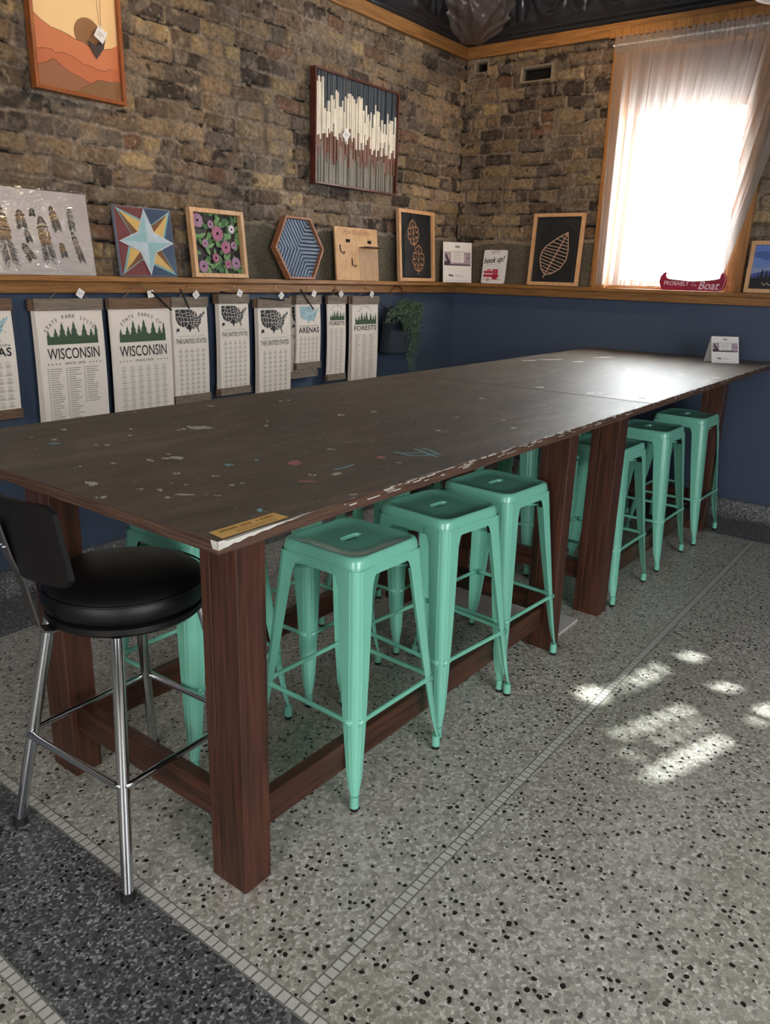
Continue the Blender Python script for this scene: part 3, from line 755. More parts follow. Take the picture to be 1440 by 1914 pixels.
for (t, top, inv, L, lst, sd, n) in ((t1, top1, inv1, L1, white+far_white, 100, 440), (t2, top2, inv2, L2, far_white, 700, 300)):
    mw, mg, mc, mp_, md, mb_ = MB(), MB(), MB(), MB(), MB(), MB()
    rb = random.Random(sd+77)
    for k, (x, y, rx, ry) in enumerate(lst):
        if rx < 7 or y < 760: blob_mark(mw, x, y, rx, ry*.9, inv, L, sd+k); continue
        for q in range(4 if rx < 15 else 7):
            blob_mark(mw, x+rb.uniform(-.62, .62)*rx, y+rb.uniform(-.45, .45)*ry, rx*rb.uniform(.18, .5), ry*rb.uniform(.25, .55), inv, L, sd+k*9+q, .0005+.00004*q)
    r = random.Random(sd)
    for k in range(n):
        u, v = r.uniform(.05, L-.05), r.uniform(.03, 1.2); big = r.random() < .12
        rx = r.uniform(.0012, .0042)*(2.0 if big else 1); ry = rx*r.uniform(.3, .9); an = r.uniform(-1.2, .3)
        pts = []
        for i in range(8):
            a = 2*PI*i/8; kk = r.uniform(.6, 1.3); x = math.cos(a)*rx*kk; y = math.sin(a)*ry*kk
            pts.append((u+x*math.cos(an)-y*math.sin(an), v+x*math.sin(an)+y*math.cos(an), TH+.0004))
        q = r.random(); tgt = mw if q < .45 else mg if q < .85 else mb_ if q < .93 else mc if q < .97 else mp_
        tgt.add(pts, [tuple(range(8))])
    for k in range(int(n*.45)):                           # scratches
        u, v = r.uniform(.05, L-.25), r.uniform(.03, 1.2); an = r.choice([r.uniform(-.9, .4), r.uniform(-.15, .15)]); ln = r.uniform(.03, .16); wd = r.uniform(.0005, .0012)
        d = Vector((math.cos(an), math.sin(an))); nn = Vector((-d.y, d.x))*wd; p = Vector((u, v)); q = p+d*ln
        if not (.01 < q.x < L-.01 and .01 < q.y < 1.22): continue
        mg.add([(p.x-nn.x, p.y-nn.y, TH+.00035), (q.x-nn.x, q.y-nn.y, TH+.00035), (q.x+nn.x, q.y+nn.y, TH+.00035), (p.x+nn.x, p.y+nn.y, TH+.00035)], [(0, 1, 2, 3)])
    if t is t1:
        for k, (x, y, rx, ry) in enumerate([(428, 869, 9, 2.5), (486, 954, 6, 3), (104, 829, 14, 1.5), (480, 860, 5, 1.5)]): blob_mark(mc, x, y, rx, ry, inv, L, 40+k)
        for k, (x, y, rx, ry) in enumerate([(552, 866, 12, 4), (552, 862, 8, 2), (575, 900, 22, 1.5), (712, 855, 10, 2.5)]): blob_mark(mp_, x, y, rx, ry, inv, L, 60+k)
        for arc in ([(742, 845), (765, 852), (795, 852), (812, 849)], [(736, 846), (760, 848), (790, 846)], [(775, 839), (790, 844), (806, 851), (820, 854)], [(790, 838), (805, 842), (822, 850)], [(625, 878), (645, 874), (662, 868)]):
            pp = [on_top(x, y, inv, .0006) for x, y in arc]
            for a, b_ in zip(pp, pp[1:]):
                a = Vector(a); b_ = Vector(b_); d = (b_-a).normalized(); nn = Vector((-d.y, d.x, 0))*.0038
                mc.add([a-nn, b_-nn, b_+nn, a+nn], [(0, 1, 2, 3)])
        for (x, y, R_) in ((524, 748, .045), (745, 790, .06)):                                   # dark cup rings
            c = Vector(on_top(x, y, inv, .0003))
            for i in range(36):
                a, b_ = 2*PI*i/36, 2*PI*(i+1)/36
                md.add([c+Vector((math.cos(a)*R_, math.sin(a)*R_, 0)), c+Vector((math.cos(b_)*R_, math.sin(b_)*R_, 0)), c+Vector((math.cos(b_)*(R_-.006), math.sin(b_)*(R_-.006), 0)), c+Vector((math.cos(a)*(R_-.006), math.sin(a)*(R_-.006), 0))], [(0, 1, 2, 3)])
        # thick white paint along the near corner of the edge
        poly = [(418, 1010), (470, 992), (540, 971), (566, 961), (590, 955), (577, 961), (563, 966), (520, 979), (470, 996), (425, 1012)]
        mw.add([on_top(x, y, inv, .0007) for x, y in poly], [tuple(range(len(poly)))])
        r = random.Random(9)
        us = [0.0]+[i*.0125 for i in range(1, 18)]
        vs = []
        for u in us: vs += [(u, -.0006, TH-.0004), (u, -.0006, TH-.0175+.0165*(u/.215)**.7+r.uniform(-.002, .001)*(u > 0))]
        mw.add(vs, [(2*i, 2*i+1, 2*i+3, 2*i+2) for i in range(len(us)-1)])
        mw.add([(-.0006, .0, TH-.0005), (-.0006, .02, TH-.0005), (-.0006, .014, TH-.017), (-.0006, .0, TH-.017)], [(0, 1, 2, 3)])
    # flakes along the long edge
    r = random.Random(sd+5)
    for k in range(90 if t is t1 else 110):
        u = r.uniform(.32 if t is t1 else .01, L-.03); ln = r.uniform(.004, .05); zc = TH-r.choice([.0, .0, .002, .006, .011]); hh = r.uniform(.0008, .0025)
        mw.add([(u, -.0005, zc), (u+ln, -.0005, zc), (u+ln*.9, -.0005, zc-hh), (u+ln*.1, -.0005, zc-hh*1.2)], [(0, 1, 2, 3)])
        if r.random() < .6:
            d = r.uniform(.002, .007); mw.add([(u, 0.001, TH+.0004), (u+ln, 0.001, TH+.0004), (u+ln*.8, d, TH+.0004), (u+ln*.1, d*.7, TH+.0004)], [(0, 1, 2, 3)])
    for mb, mt in ((mw, 'white_paint'), (mg, 'grey_paint'), (mc, 'cyan_paint'), (mp_, 'pink_paint'), (md, 'darkmark'), (mb_, 'bluepaint')):
        if mb.v:
            o = mb.build('paint_marks', M[mt], top); o['label'] = M[mt].name.replace('_', ' '); o['kind'] = 'stuff'
# orange sticker
sq = [on_top(x, y, inv1, .0009) for x, y in ((390, 996), (511.6, 959), (540.5, 967), (416, 1007.7))]
stk = MB(); stk.add(sq, [(3, 2, 1, 0)])
s0, s1, s2, s3 = [Vector(p) for p in sq]
inkm = MB(); r = random.Random(3)
def sbil(u, v): return (s0*(1-u)+s1*u)*(1-v)+(s3*(1-u)+s2*u)*v+Vector((0, 0, .0003))
x = .1
while x < .9:
    wd = r.uniform(.012, .03)
    if r.random() < .85: inkm.add([sbil(x, .2), sbil(x+wd, .2), sbil(x+wd*.8, .42), sbil(x, .42)], [(3, 2, 1, 0)])
    x += wd+.012
for v in (.58, .72, .84): inkm.add([sbil(.25, v), sbil(.85, v), sbil(.85, v+.025), sbil(.25, v+.025)], [(3, 2, 1, 0)])
st_o = stk.build('sticker', simple('orange_sticker', (246, 198, 116), .45), top1); st_o['label'] = 'orange sticker'
inkm.build('lettering', simple('brown_ink', (140, 100, 50), .6), st_o)

# pale board lying on the floor under the middle legs
m = MB(); m.box(-2.55, -2.285, -2.225, -1.50, 0.0005, .012)
tag(m.build('board', simple('pale_grey_board', (206, 202, 200), .6), None, bevel=.002), 'pale grey board lying flat on the floor between the middle table legs', 'board')

# ---------------------------------------------------------------- mint stools
HF, HS = .2085, .150       # half foot spacing, half seat
def make_stool():
    t = thing('bar_stool', 'x', 'stool')
    N_ = 64
    def rsq(h, rad, z, k):
        pts = []
        for i in range(N_):
            a = 2*PI*(i+.5)/N_; c, s = math.cos(a), math.sin(a)
            ac, as_ = abs(c), abs(s); t_ = h/max(ac, as_)
            if min(ac, as_)*t_ > h-rad:                     # in the rounded corner
                q = (h-rad); bq = q*(ac+as_); t_ = bq+math.sqrt(max(0, bq*bq-(2*q*q-rad*rad)))
            x = c*t_; y = s*t_
            pts.append((x, y, z))
        return pts
    def slot(hl, hw, z):
        pts = []
        for i in range(N_):
            a = 2*PI*(i+.5)/N_; c, s = math.cos(a), math.sin(a)
            pts.append((max(-hl+hw, min(hl-hw, c*hl*1.3))+c*hw, s*hw, z))
        return pts
    m = MB()
    rings = [slot(.039, .015, .742), slot(.042, .0165, .7525), slot(.045, .019, .7545), rsq(.08, .05, .7535, 0), rsq(HS-.018, .04, .7535, 0), rsq(HS-.011, .04, .757, 0),
             rsq(HS-.004, .036, .7565, 0), rsq(HS+.001, .036, .752, 0), rsq(HS+.0035, .036, .744, 0), rsq(HS+.006, .036, .727, 0), rsq(HS+.0035, .036, .7262, 0),
             rsq(HS+.0055, .036, .7245, 0), rsq(HS+.010, .036, .698, 0), rsq(HS+.008, .036, .697, 0), rsq(HS-.002, .034, .735, 0)]
    vs = [p for rg in rings for p in rg]
    fs = [(k*N_+i, k*N_+(i+1) % N_, (k+1)*N_+(i+1) % N_, (k+1)*N_+i) for k in range(len(rings)-1) for i in range(N_)]
    m.add(vs, fs); m.box(-.09, .09, -.09, .09, .712, .714); m.build('seat', M['mint'], t, autos=35)
    # legs: folded sheet, tapering
    for sx in (-1, 1):
        for sy in (-1, 1):
            lv = [(.722, None), (.70, .088), (.692, .080), (.66, .0715), (.60, .069), (.5, .064), (.4, .058), (.3, .051), (.2, .042), (.12, .034), (.085, .028), (.06, .020), (.035, .0175)]
            rows = []
            for z, wd in lv:
                tt = z/.7265; cpos = (HF+.0135)*(1-tt)+(HS+.0075)*tt
                if wd is None: wd = .095
                rc = min(.024, wd*.52)
                prof = [(cpos-wd, cpos), (cpos-wd+.001, cpos), (cpos-wd*.72-.002, cpos), (cpos-rc-.003, cpos+.0001), (cpos-rc-.001, cpos-.0014)]
                for a in (0, 18, 36, 54, 72, 90):
                    q = math.radians(90-a); prof.append((cpos-rc+math.cos(q)*rc-.0012, cpos-rc+math.sin(q)*rc-.0012))
                prof += [(y, x) for x, y in reversed(prof[:5])]
                rows.append((z, prof, wd, cpos))
            n = len(rows[0][1]); vs = []; fs = []
            for lay in (0, 1):
                for z, prof, wd, cpos in rows:
                    for (x, y) in prof:
                        if lay:                            # inner skin and returned lips
                            dx = x-(cpos-wd*.45); dy = y-(cpos-wd*.45); k = .0022/max(.004, math.hypot(dx, dy)); x -= dx*k*1.6; y -= dy*k*1.6
                        vs.append((sx*x, sy*y, z))
            K = len(rows)
            for r_ in range(K-1):
                for c_ in range(n-1):
                    a = r_*n+c_; fs.append((a, a+1, a+n+1, a+n)); b0 = K*n+a; fs.append((b0, b0+n, b0+n+1, b0+1))
                a = r_*n; fs.append((a, a+n, K*n+a+n, K*n+a)); a = r_*n+n-1; fs.append((a, K*n+a, K*n+a+n, a+n))
            m = MB(); m.add(vs, fs)
            fc = HF
            m.cyl((sx*fc, sy*fc, .012), (sx*fc, sy*fc, .050), .0145, .0135, 16)
            lg = m.build('leg', M['mint'], t, autos=35)
            m = MB(); m.cyl((sx*fc, sy*fc, 0), (sx*fc, sy*fc, .013), .0125, .0145, 16); m.build('rubber_foot', M['rubber'], lg, smooth=False)
    zc = .272; tt = zc/.7265; cc = (HF+.0135)*(1-tt)+(HS+.0075)*tt
    for k in range(4):
        R = Matrix.Rotation(PI/2*k, 4, 'Z'); m = MB(); x1 = cc-.030; yb = cc-.006
        pts = [(-x1-.014, yb, zc), (-x1+.014, yb, zc), (-x1+.03, yb, zc), (x1-.03, yb, zc), (x1-.014, yb, zc), (x1+.014, yb, zc)]
        m.tube([R @ Vector(p) for p in pts], [.0125, .0105, .0078, .0078, .0105, .0125], 12); m.build('crossbar', M['mint'], t, smooth=True)
    m = MB()
    for s in (-1, 1): m.tube([(-.13, -.13*s, .662), (0, 0, .664+.008*s), (.13, .13*s, .662)], .0048, 8)
    br = m.build('brace', M['mint'], t, smooth=True)
    for sx in (-1, 1):
        for sy in (-1, 1):
            m = MB(); Rm = Matrix.Translation((sx*.132, sy*.132, .662)) @ Matrix.Rotation(PI/4*sx*sy, 4, 'Z'); m.box(-.012, .012, -.010, .010, -.009, .009, Rm)
            m.build('rubber_bumper', M['rubber'], br, bevel=.002)
    return t
proto = make_stool(); index_kids(proto)
Y_L = -1.560
def from_feet(l, r_):
    """stool centre and turn from where its two near feet stand"""
    l = Vector(l)+Vector((.006, .008)); r_ = Vector(r_)+Vector((.006, .008)); a = math.atan2(r_.y-l.y, r_.x-l.x); mid_ = (l+r_)/2
    return (mid_.x-math.sin(a)*HF, mid_.y+math.cos(a)*HF, a)
P_ = 'mint green metal bar stool on the right side, '; Q_ = 'mint green metal bar stool on the far side, '
stools = [(from_feet((-3.974, -2.271), (-3.557, -2.282)), P_+'nearest the corner leg'),
          (from_feet((-3.513, -2.259), (-3.092, -2.300)), P_+'middle of the nearer three'),
          (from_feet((-3.086, -2.262), (-2.674, -2.288)), P_+'just before the middle legs'),
          (from_feet((-2.018, -2.288), (-1.593, -2.294)), P_+'half hidden past the middle legs'),
          (from_feet((-1.400, -2.296), (-.973, -2.299)), P_+'middle of the farther three'),
          (from_feet((-.808, -2.320), (-.380, -2.331)), P_+'farthest, by the window wall'),
          ((-3.945, Y_L, 0), Q_+'behind the black stool'),
          ((-3.425, Y_L, .01), Q_+"seen through the nearest stool's legs"),
          ((-2.89, Y_L-.005, 0), Q_+'behind the middle near stools'),
          ((-1.72, Y_L, .01), Q_+'glimpsed between the middle legs'),
          ((-1.18, Y_L, -.01), Q_+'second from the window wall'),
          ((-.66, Y_L, .01), Q_+'farthest, by the window wall')]
for i, ((x, y, a), lb) in enumerate(stools):
    s = proto if i == 0 else copy_tree(proto)
    s.location = (x, y, 0); s.rotation_euler = (0, 0, a)
    s['label'] = lb; s['category'] = 'stool'; s['group'] = 'mint green metal bar stools'

# ---------------------------------------------------------------- black stool with chrome legs
BA = Matrix.Rotation(math.radians(-11), 4, 'Z')
bs = thing('swivel_stool', 'black vinyl stool with a curved backrest and chrome legs at the table end', 'stool', (-4.365, -1.79, 0), (0, 0, math.radians(3)))
def lathe(prof, n=48):
    m = MB(); vs = [(r*math.cos(2*PI*i/n), r*math.sin(2*PI*i/n), z) for r, z in prof for i in range(n)]
    fs = [(k*n+i, k*n+(i+1) % n, (k+1)*n+(i+1) % n, (k+1)*n+i) for k in range(len(prof)-1) for i in range(n)]
    return m.add(vs, fs)
lathe([(.0005, .772), (.08, .771), (.15, .765), (.185, .756), (.203, .742), (.211, .722), (.211, .705), (.204, .690), (.19, .683), (.0005, .683)]).build('seat_cushion', M['vinyl'], bs, smooth=True)
m = lathe([(.0005, .682), (.196, .682), (.204, .678), (.205, .664), (.196, .655), (.17, .650), (.0005, .650)]); m.build('seat_pan', M['plate'], bs, autos=40)
m = MB(); m.tube([(.2115*math.cos(a), .2115*math.sin(a), .741) for a in [2*PI*i/48 for i in range(48)]], .0028, 6, True); m.build('piping', M['vinyl'], bs, smooth=True)
for sx in (-1, 1):
    for sy in (-1, 1):
        m = MB(); a = Vector((sx*.135, sy*.135, .655)); b_ = Vector((sx*.236, sy*.236, .012)); m.cyl(a, b_, .0165, .0150, 20); lg = m.build('leg', M['chrome'], bs, smooth=False, autos=30)
        m = MB(); m.cyl(b_+Vector((0, 0, -.012)), b_+Vector((0, 0, .010)), .020, .017, 16); m.build('foot_glide', M['rubber'], lg)
h = .205; rc = .03; pts = []
for k in range(4):
    cx, cy = [(1, 1), (-1, 1), (-1, -1), (1, -1)][k]
    for j in range(6):
        a = math.radians(90*k+18*j); pts.append((cx*(h-rc)+math.cos(a)*rc, cy*(h-rc)+math.sin(a)*rc, .292))
m = MB(); m.tube(pts, .0095, 12, True); m.build('foot_ring', M['chrome'], bs, smooth=True)
# backrest: curved plate wrapping the -x side
m = MB(); nu, nv = 24, 8
def bp(u, v, off):
    y = -.185+.37*u; q = (u-.5)*2; x = -.270+.055*q*q-.030*v+off; z = .818+.202*v
    return tuple(BA @ Vector((x, y, z)))
outl = []
for off in (0, .012):
    for i in range(nu+1):
        for j in range(nv+1):
            u, v = i/nu, j/nv
            q = abs(u-.5)*2; sh_ = 0.0
            if q > .88: sh_ = .10*((q-.88)/.12)**2
            v2 = sh_+(1-2*sh_)*v
            outl.append(bp(u, v2, off))
K = (nu+1)*(nv+1); fs = []
for i in range(nu):
    for j in range(nv):
        a = i*(nv+1)+j; fs.append((a, a+1, a+nv+2, a+nv+1)); fs.append((K+a, K+a+nv+1, K+a+nv+2, K+a+1))
for i in range(nu):
    for j in (0, nv): a = i*(nv+1)+j; fs.append((a, a+nv+1, K+a+nv+1, K+a))
for j in range(nv):
    for i in (0, nu): a = i*(nv+1)+j; fs.append((a, a+1, K+a+1, K+a))
m.add(outl, fs); back = m.build('backrest', M['plate'], bs, autos=40)
m = MB()
bw = .024
path = [(-.10, .654), (-.205, .654), (-.226, .660), (-.236, .676), (-.258, .80), (-.279, .86), (-.300, .955)]
vs = []
for (x, z), (nx_, nz_) in zip(path, [(0, -1), (0, -1), (-.5, -.86), (-.86, -.4), (-1, -.1), (-1, -.15), (-1, -.2)]):
    for s in (-bw, bw): vs += [tuple(BA @ Vector((x, s, z))), tuple(BA @ Vector((x+nx_*.005, s, z+nz_*.005)))]
n = len(path); fs = []
for i in range(n-1):
    a = i*4; fs += [(a, a+2, a+6, a+4), (a+1, a+5, a+7, a+3), (a, a+4, a+5, a+1), (a+2, a+3, a+7, a+6)]
fs += [(0, 1, 3, 2), ((n-1)*4, (n-1)*4+2, (n-1)*4+3, (n-1)*4+1)]
m.m = 0; m.add(vs, fs)
brk = m.build('back_bracket', simple('steel_bracket', (96, 92, 90), .3, metal=.8), bs)
for (y, z) in ((-.004, .945), (-.012, .893), (.012, .893)):
    m = MB(); x = -.305+(.955-z)*.2; m.cyl(BA @ Vector((x+.002, y, z)), BA @ Vector((x-.006, y, z)), .0055, .004, 12); m.build('screw', M['chrome'], brk)

# ---------------------------------------------------------------- things on the ledge and walls
def left_art(name, label, cat, x, z, y=-.066, tilt=0, roll=0, group=None):
    return thing(name, label, cat, (x, y, z), (-tilt, 0, 0), group)
def far_art(name, label, cat, y, z, x=-.066, tilt=0, group=None, yaw=-90):
    # rot: tilt about local X then yaw about Z
    return thing(name, label, cat, (x, y, z), (-tilt, 0, math.radians(yaw)), group)
def frame(mb, w_, h_, fw, d0, d1):
    """picture frame outline, profile fw wide, depth from y=d0 (back) to d1 (front)"""
    mb.box(0, w_, d1, d0, 0, fw); mb.box(0, w_, d1, d0, h_-fw, h_)
    mb.box(0, fw, d1, d0, fw, h_-fw); mb.box(w_-fw, w_, d1, d0, fw, h_-fw)
ZL = LED+.001
def tilt_for(h_, dy): return math.asin(min(.5, dy/h_))

# price tags
def tagcard(parent, px_, pz_, y, rot, size=.03, name='price_tag', black=False):
    m = MB(); R = Matrix.Translation((px_, y, pz_)) @ Matrix.Rotation(rot, 4, 'Y')
    m.m = 0; m.box(-size*.5, size*.5, -.0012, 0, -size*.55, size*.55, R)
    m.m = 1
    m.box(-size*.32, size*.28, -.0016, -.0012, size*.02, size*.09, R); m.box(-size*.32, size*.1, -.0016, -.0012, -size*.2, -size*.13, R)
    return m.build(name, [M['white'], M['inkg']], parent)

# feather print in clear sleeve
XB = at(180, 514, 1, -.066).x; W_ = .95; H_ = .36
t = left_art('feather_print', 'white print of striped feathers in a clear plastic sleeve on the ledge', 'print', XB-W_, ZL, tilt=tilt_for(H_, .045))
m = MB(); m.box(0, W_, -.003, 0, 0, H_); m.build('backing_board', simple('pale_lilac_board', (206, 198, 198), .5), t)
fe = [MB(), MB(), MB(), MB()]      # tan, dark, grey fluff
def feather(cx, cz, L_, wd, ang, kind, seed):
    r = random.Random(seed); ca, sa = math.cos(ang), math.sin(ang)
    tr = lambda u, v: (cx+u*ca-v*sa, cz+u*sa+v*ca)
    N = 20; out = []
    for i in range(N+1):
        f_ = i/N; v = L_*(.5-f_); k = (math.sin(PI*min(.5, (f_+.03)*1.1))**.7)*(1-.25*max(0, f_-.6)/.4); out.append((v, wd*.40*k*(1+r.uniform(-.12, .12))))
    cut = int(N*.30); cut2 = int(N*.66)
    def seg(mb, i0, i1, y):
        mb.flat([tr(-w2, v) for v, w2 in out[i0:i1+1]]+[tr(w2, v) for v, w2 in reversed(out[i0:i1+1])], y)
    seg(fe[3], 0, cut, -.0036); seg(fe[0] if kind else fe[3], cut, cut2, -.0036)
    for q in range(150):                                   # downy barbs
        f_ = .55+.42*r.random()**.8; v = L_*(.5-f_); sgn = r.choice((-1, 1)); w2 = wd*(.30+.22*r.random()); a = tr(sgn*w2*.1, v); b_ = tr(sgn*w2, v-r.uniform(-.004, .018)*L_/.1)
        fe[2 if r.random() < .75 else 1].line([a, b_], .0013, -.0040)
    for q in range(60):
        f_ = r.uniform(.02, .6); v = L_*(.5-f_); sgn = r.choice((-1, 1)); w2 = out[int(f_*N)][1]*r.uniform(.9, 1.25); fe[0 if kind else 2].line([tr(0, v), tr(sgn*w2, v+.004)], .0009, -.0038)
    nb = 8 if kind else 9
    for b_ in range(nb):
        i = 1+int(b_*N*(.55 if kind else .7)/nb); v, w2 = out[i]; th_ = L_*(.030 if b_ < 4 else .016)
        fe[1].line([tr(-w2*1.02, v-.004*wd/.06), tr(-w2*.4, v+.002), tr(w2*.4, v+.002), tr(w2*1.02, v-.004*wd/.06)], th_, -.0042)
    fe[3].line([tr(0, L_*.45), tr(0, -L_*.5)], .0012, -.0044)
def fx(px, py): p = at(px, py, 1, -.04); return p.x-(XB-W_), p.z-ZL
for k, (px, py, ln, wd, an, kind) in enumerate([(4, 430, .26, .075, .12, 1), (38, 408, .075, .05, .05, 1), (60, 396, .03, .03, 0, 0), (101, 407, .105, .045, .2, 1), (132, 408, .095, .035, .05, 0), (82, 445, .19, .065, .1, 1),
                                       (50, 440, .05, .032, .2, 0), (48, 470, .075, .045, .5, 0), (114, 467, .06, .035, .15, 1), (141, 460, .135, .035, .25, 0), (-40, 440, .2, .06, 0, 1), (-90, 430, .16, .06, .1, 0)]):
    u, v = fx(px, py); feather(u, v, ln, wd, an, kind, k)
for mb, c_ in zip(fe, ((166, 130, 86), (66, 58, 56), (124, 116, 116), (190, 176, 160))): mb.build('feather_artwork', simple('feather_print_%d' % c_[0], c_, .7), t)
gm2, nt, b = newmat('clear_plastic_sleeve')
nt.nodes.remove(b); N = nt.nodes
tr_ = N.new('ShaderNodeBsdfTransparent'); gl = N.new('ShaderNodeBsdfGlossy'); gl.inputs['Roughness'].default_value = .12
nz = N.new('ShaderNodeTexNoise'); nz.inputs['Scale'].default_value = 9; nz.inputs['Distortion'].default_value = 2
bpn = N.new('ShaderNodeBump'); bpn.inputs['Strength'].default_value = .8; bpn.inputs['Distance'].default_value = .02
nt.links.new(nz.outputs['Fac'], bpn.inputs['Height']); nt.links.new(bpn.outputs['Normal'], gl.inputs['Normal'])
mxs = N.new('ShaderNodeMixShader'); mxs.inputs[0].default_value = .13
nt.links.new(tr_.outputs[0], mxs.inputs[1]); nt.links.new(gl.outputs[0], mxs.inputs[2]); nt.links.new(mxs.outputs[0], N['Material Output'].inputs[0])
m = MB(); m.box(-.004, W_+.004, -.0065, -.006, -.0, H_+.012); m.build('plastic_sleeve', gm2, t)

# barn-quilt star panel
x0 = at(224.4, 514.8, 1, -.066).x; x1 = at(328, 517.4, 1, -.066).x; W_ = x1-x0; H_ = .325
t = left_art('star_panel', 'square painted wooden star panel in teal, maroon and navy on the ledge', 'wall art', x0, ZL, tilt=tilt_for(H_, .038))
pm = {k: simple('star_'+k, c_, .45, noise=.08, nscale=25) for k, c_ in dict(maroon=(110, 52, 52), navy=(40, 62, 92), teal=(138, 176, 184), pale=(176, 192, 202), gold=(204, 168, 96), brown=(112, 72, 38), edge=(206, 200, 206), line=(120, 170, 170), grey=(130, 136, 152)).items()}
m = MB(); m.box(0, W_, -.018, 0, 0, H_); m.build('panel', pm['grey'], t)
def U(a, b_): return (W_*a, H_*b_)
def part(name, polys, mt, y0, y1):
    mm = MB()
    for p in polys: mm.prism([U(*q) for q in p], y0, y1)
    return mm.build(name, mt, t)
c5 = (.5, .5)
part('field', [[(.01, .01), (.01, .99), (.5, .99), (.5, .01)]], pm['maroon'], -.018, -.020)
part('field', [[(.5, .01), (.5, .99), (.99, .99), (.99, .01)]], pm['navy'], -.018, -.020)
L4 = [(.02, .98), (.98, .98), (.98, .02), (.02, .02)]; mid = [(.5, .85), (.85, .5), (.5, .15), (.15, .5)]
part('point_outline', [[L4[k], [(.62, .76), (.76, .38), (.38, .24), (.24, .62)][k], c5, [(.24, .62), (.62, .76), (.76, .38), (.38, .24)][k]] for k in range(4)], pm['line'], -.020, -.0215)
gold, brn = [], []
for k in range(4):
    tip = L4[k]; tip = (tip[0]+(.5-tip[0])*.10, tip[1]+(.5-tip[1])*.10)
    a_ = [(.59, .73), (.73, .41), (.41, .27), (.27, .59)][k]; b_ = [(.27, .59), (.59, .73), (.73, .41), (.41, .27)][k]
    gold.append([tip, a_, c5]); brn.append([tip, c5, b_])
part('gold_facet', gold, pm['gold'], -.0215, -.023); part('brown_facet', brn, pm['brown'], -.0215, -.023)
S4 = [(.5, .985), (.985, .5), (.5, .015), (.015, .5)]; I4 = [(.645, .645), (.645, .355), (.355, .355), (.355, .645)]
ol = []; 
for k in range(4): ol += [S4[k], I4[k]]
part('star_outline', [ol], pm['edge'], -.023, -.0255)
sc = lambda p, k: (.5+(p[0]-.5)*k, .5+(p[1]-.5)*k)
tl_, pl_ = [], []
for k in range(4):
    tip = sc(S4[k], .93); ia = sc(I4[k], .92); ib = sc(I4[k-1], .92)
    (tl_ if k % 2 else pl_).append([c5, tip, ia]); (pl_ if k % 2 else tl_).append([c5, ib, tip])
part('teal_facet', tl_, pm['teal'], -.0255, -.027); part('pale_facet', pl_, pm['pale'], -.0255, -.027)

# quilled flower shadow box
x0 = at(359.7, 518.4, 1, -.066).x; x1 = at(457.6, 520, 1, -.066).x; W_ = x1-x0; H_ = .350
t = left_art('flower_shadow_box', 'light wood shadow box of purple flowers and green leaves on the ledge', 'wall art', x0, ZL, tilt=tilt_for(H_, .036))
m = MB(); frame(m, W_, H_, .022, 0, -.035); m.build('frame', M['lightwood'], t, bevel=.001)
m = MB(); m.box(.02, W_-.02, -.004, -.001, .02, H_-.02); m.build('backing', simple('dark_backing', (44, 38, 36), .6), t)
cols = dict(leaf=(112, 150, 96), leafd=(72, 110, 72), purple=(160, 122, 150), rose=(172, 106, 132), petal=(226, 214, 218), eye=(46, 22, 36))
fm = {k: simple('paper_'+k, c_, .8, noise=.12, nscale=80) for k, c_ in cols.items()}
mbs = {k: MB() for k in cols}
def leaf_poly(mb, cx, cz, L_, wd, an, y):
    pts = []; N = 10
    for i in range(N+1): v = i/N; pts.append((v*L_-L_/2, wd/2*math.sin(PI*v**.8)))
    for i in range(N-1, 0, -1): v = i/N; pts.append((v*L_-L_/2, -wd/2*math.sin(PI*v**.8)))
    mb.flat([(cx+u*math.cos(an)-w2*math.sin(an), cz+u*math.sin(an)+w2*math.cos(an)) for u, w2 in pts], y)
iw, ih = W_-.05, H_-.05
r = random.Random(21)
for k in range(95):
    leaf_poly(mbs['leaf' if r.random() < .65 else 'leafd'], .03+iw*r.random()**.9*.97, .03+ih*r.random(), r.uniform(.035, .065), r.uniform(.016, .03), r.uniform(0, PI), -.008-.006*r.random())
fl = [(.10, .88, .034, 'purple'), (.37, .83, .020, 'purple'), (.50, .68, .036, 'rose'), (.82, .77, .024, 'petal'), (.22, .50, .020, 'purple'), (.66, .45, .031, 'rose'), (.84, .49, .019, 'purple'), (.42, .26, .026, 'rose'),
      (.68, .16, .021, 'rose'), (.86, .18, .029, 'purple'), (.14, .11, .029, 'purple')]
for (u, v, rd, c_) in fl:
    cx, cz = .025+iw*u, .025+ih*v; n = 14; pts = []
    for i in range(n*2):
        a = PI*i/n; k = 1 if i % 2 == 0 else (.6 if c_ == 'petal' or (u, v) == (.42, .26) else .9); pts.append((cx+math.cos(a)*rd*k*1.12, cz+math.sin(a)*rd*k*1.12))
    fo = MB().prism(pts, -.017, -.019).build('flower', fm[c_], t)
    MB().prism([(cx+math.cos(a)*rd*.22, cz+math.sin(a)*rd*.22) for a in [2*PI*i/10 for i in range(10)]], -.019, -.0215).build('flower_centre', fm['eye'], fo)
names = dict(leaf='leaves', leafd='leaves', purple='flowers', rose='flowers', petal='flowers', eye='flower_centres')
for k, mb in mbs.items():
    if mb.v: mb.build(names[k], fm[k], t)

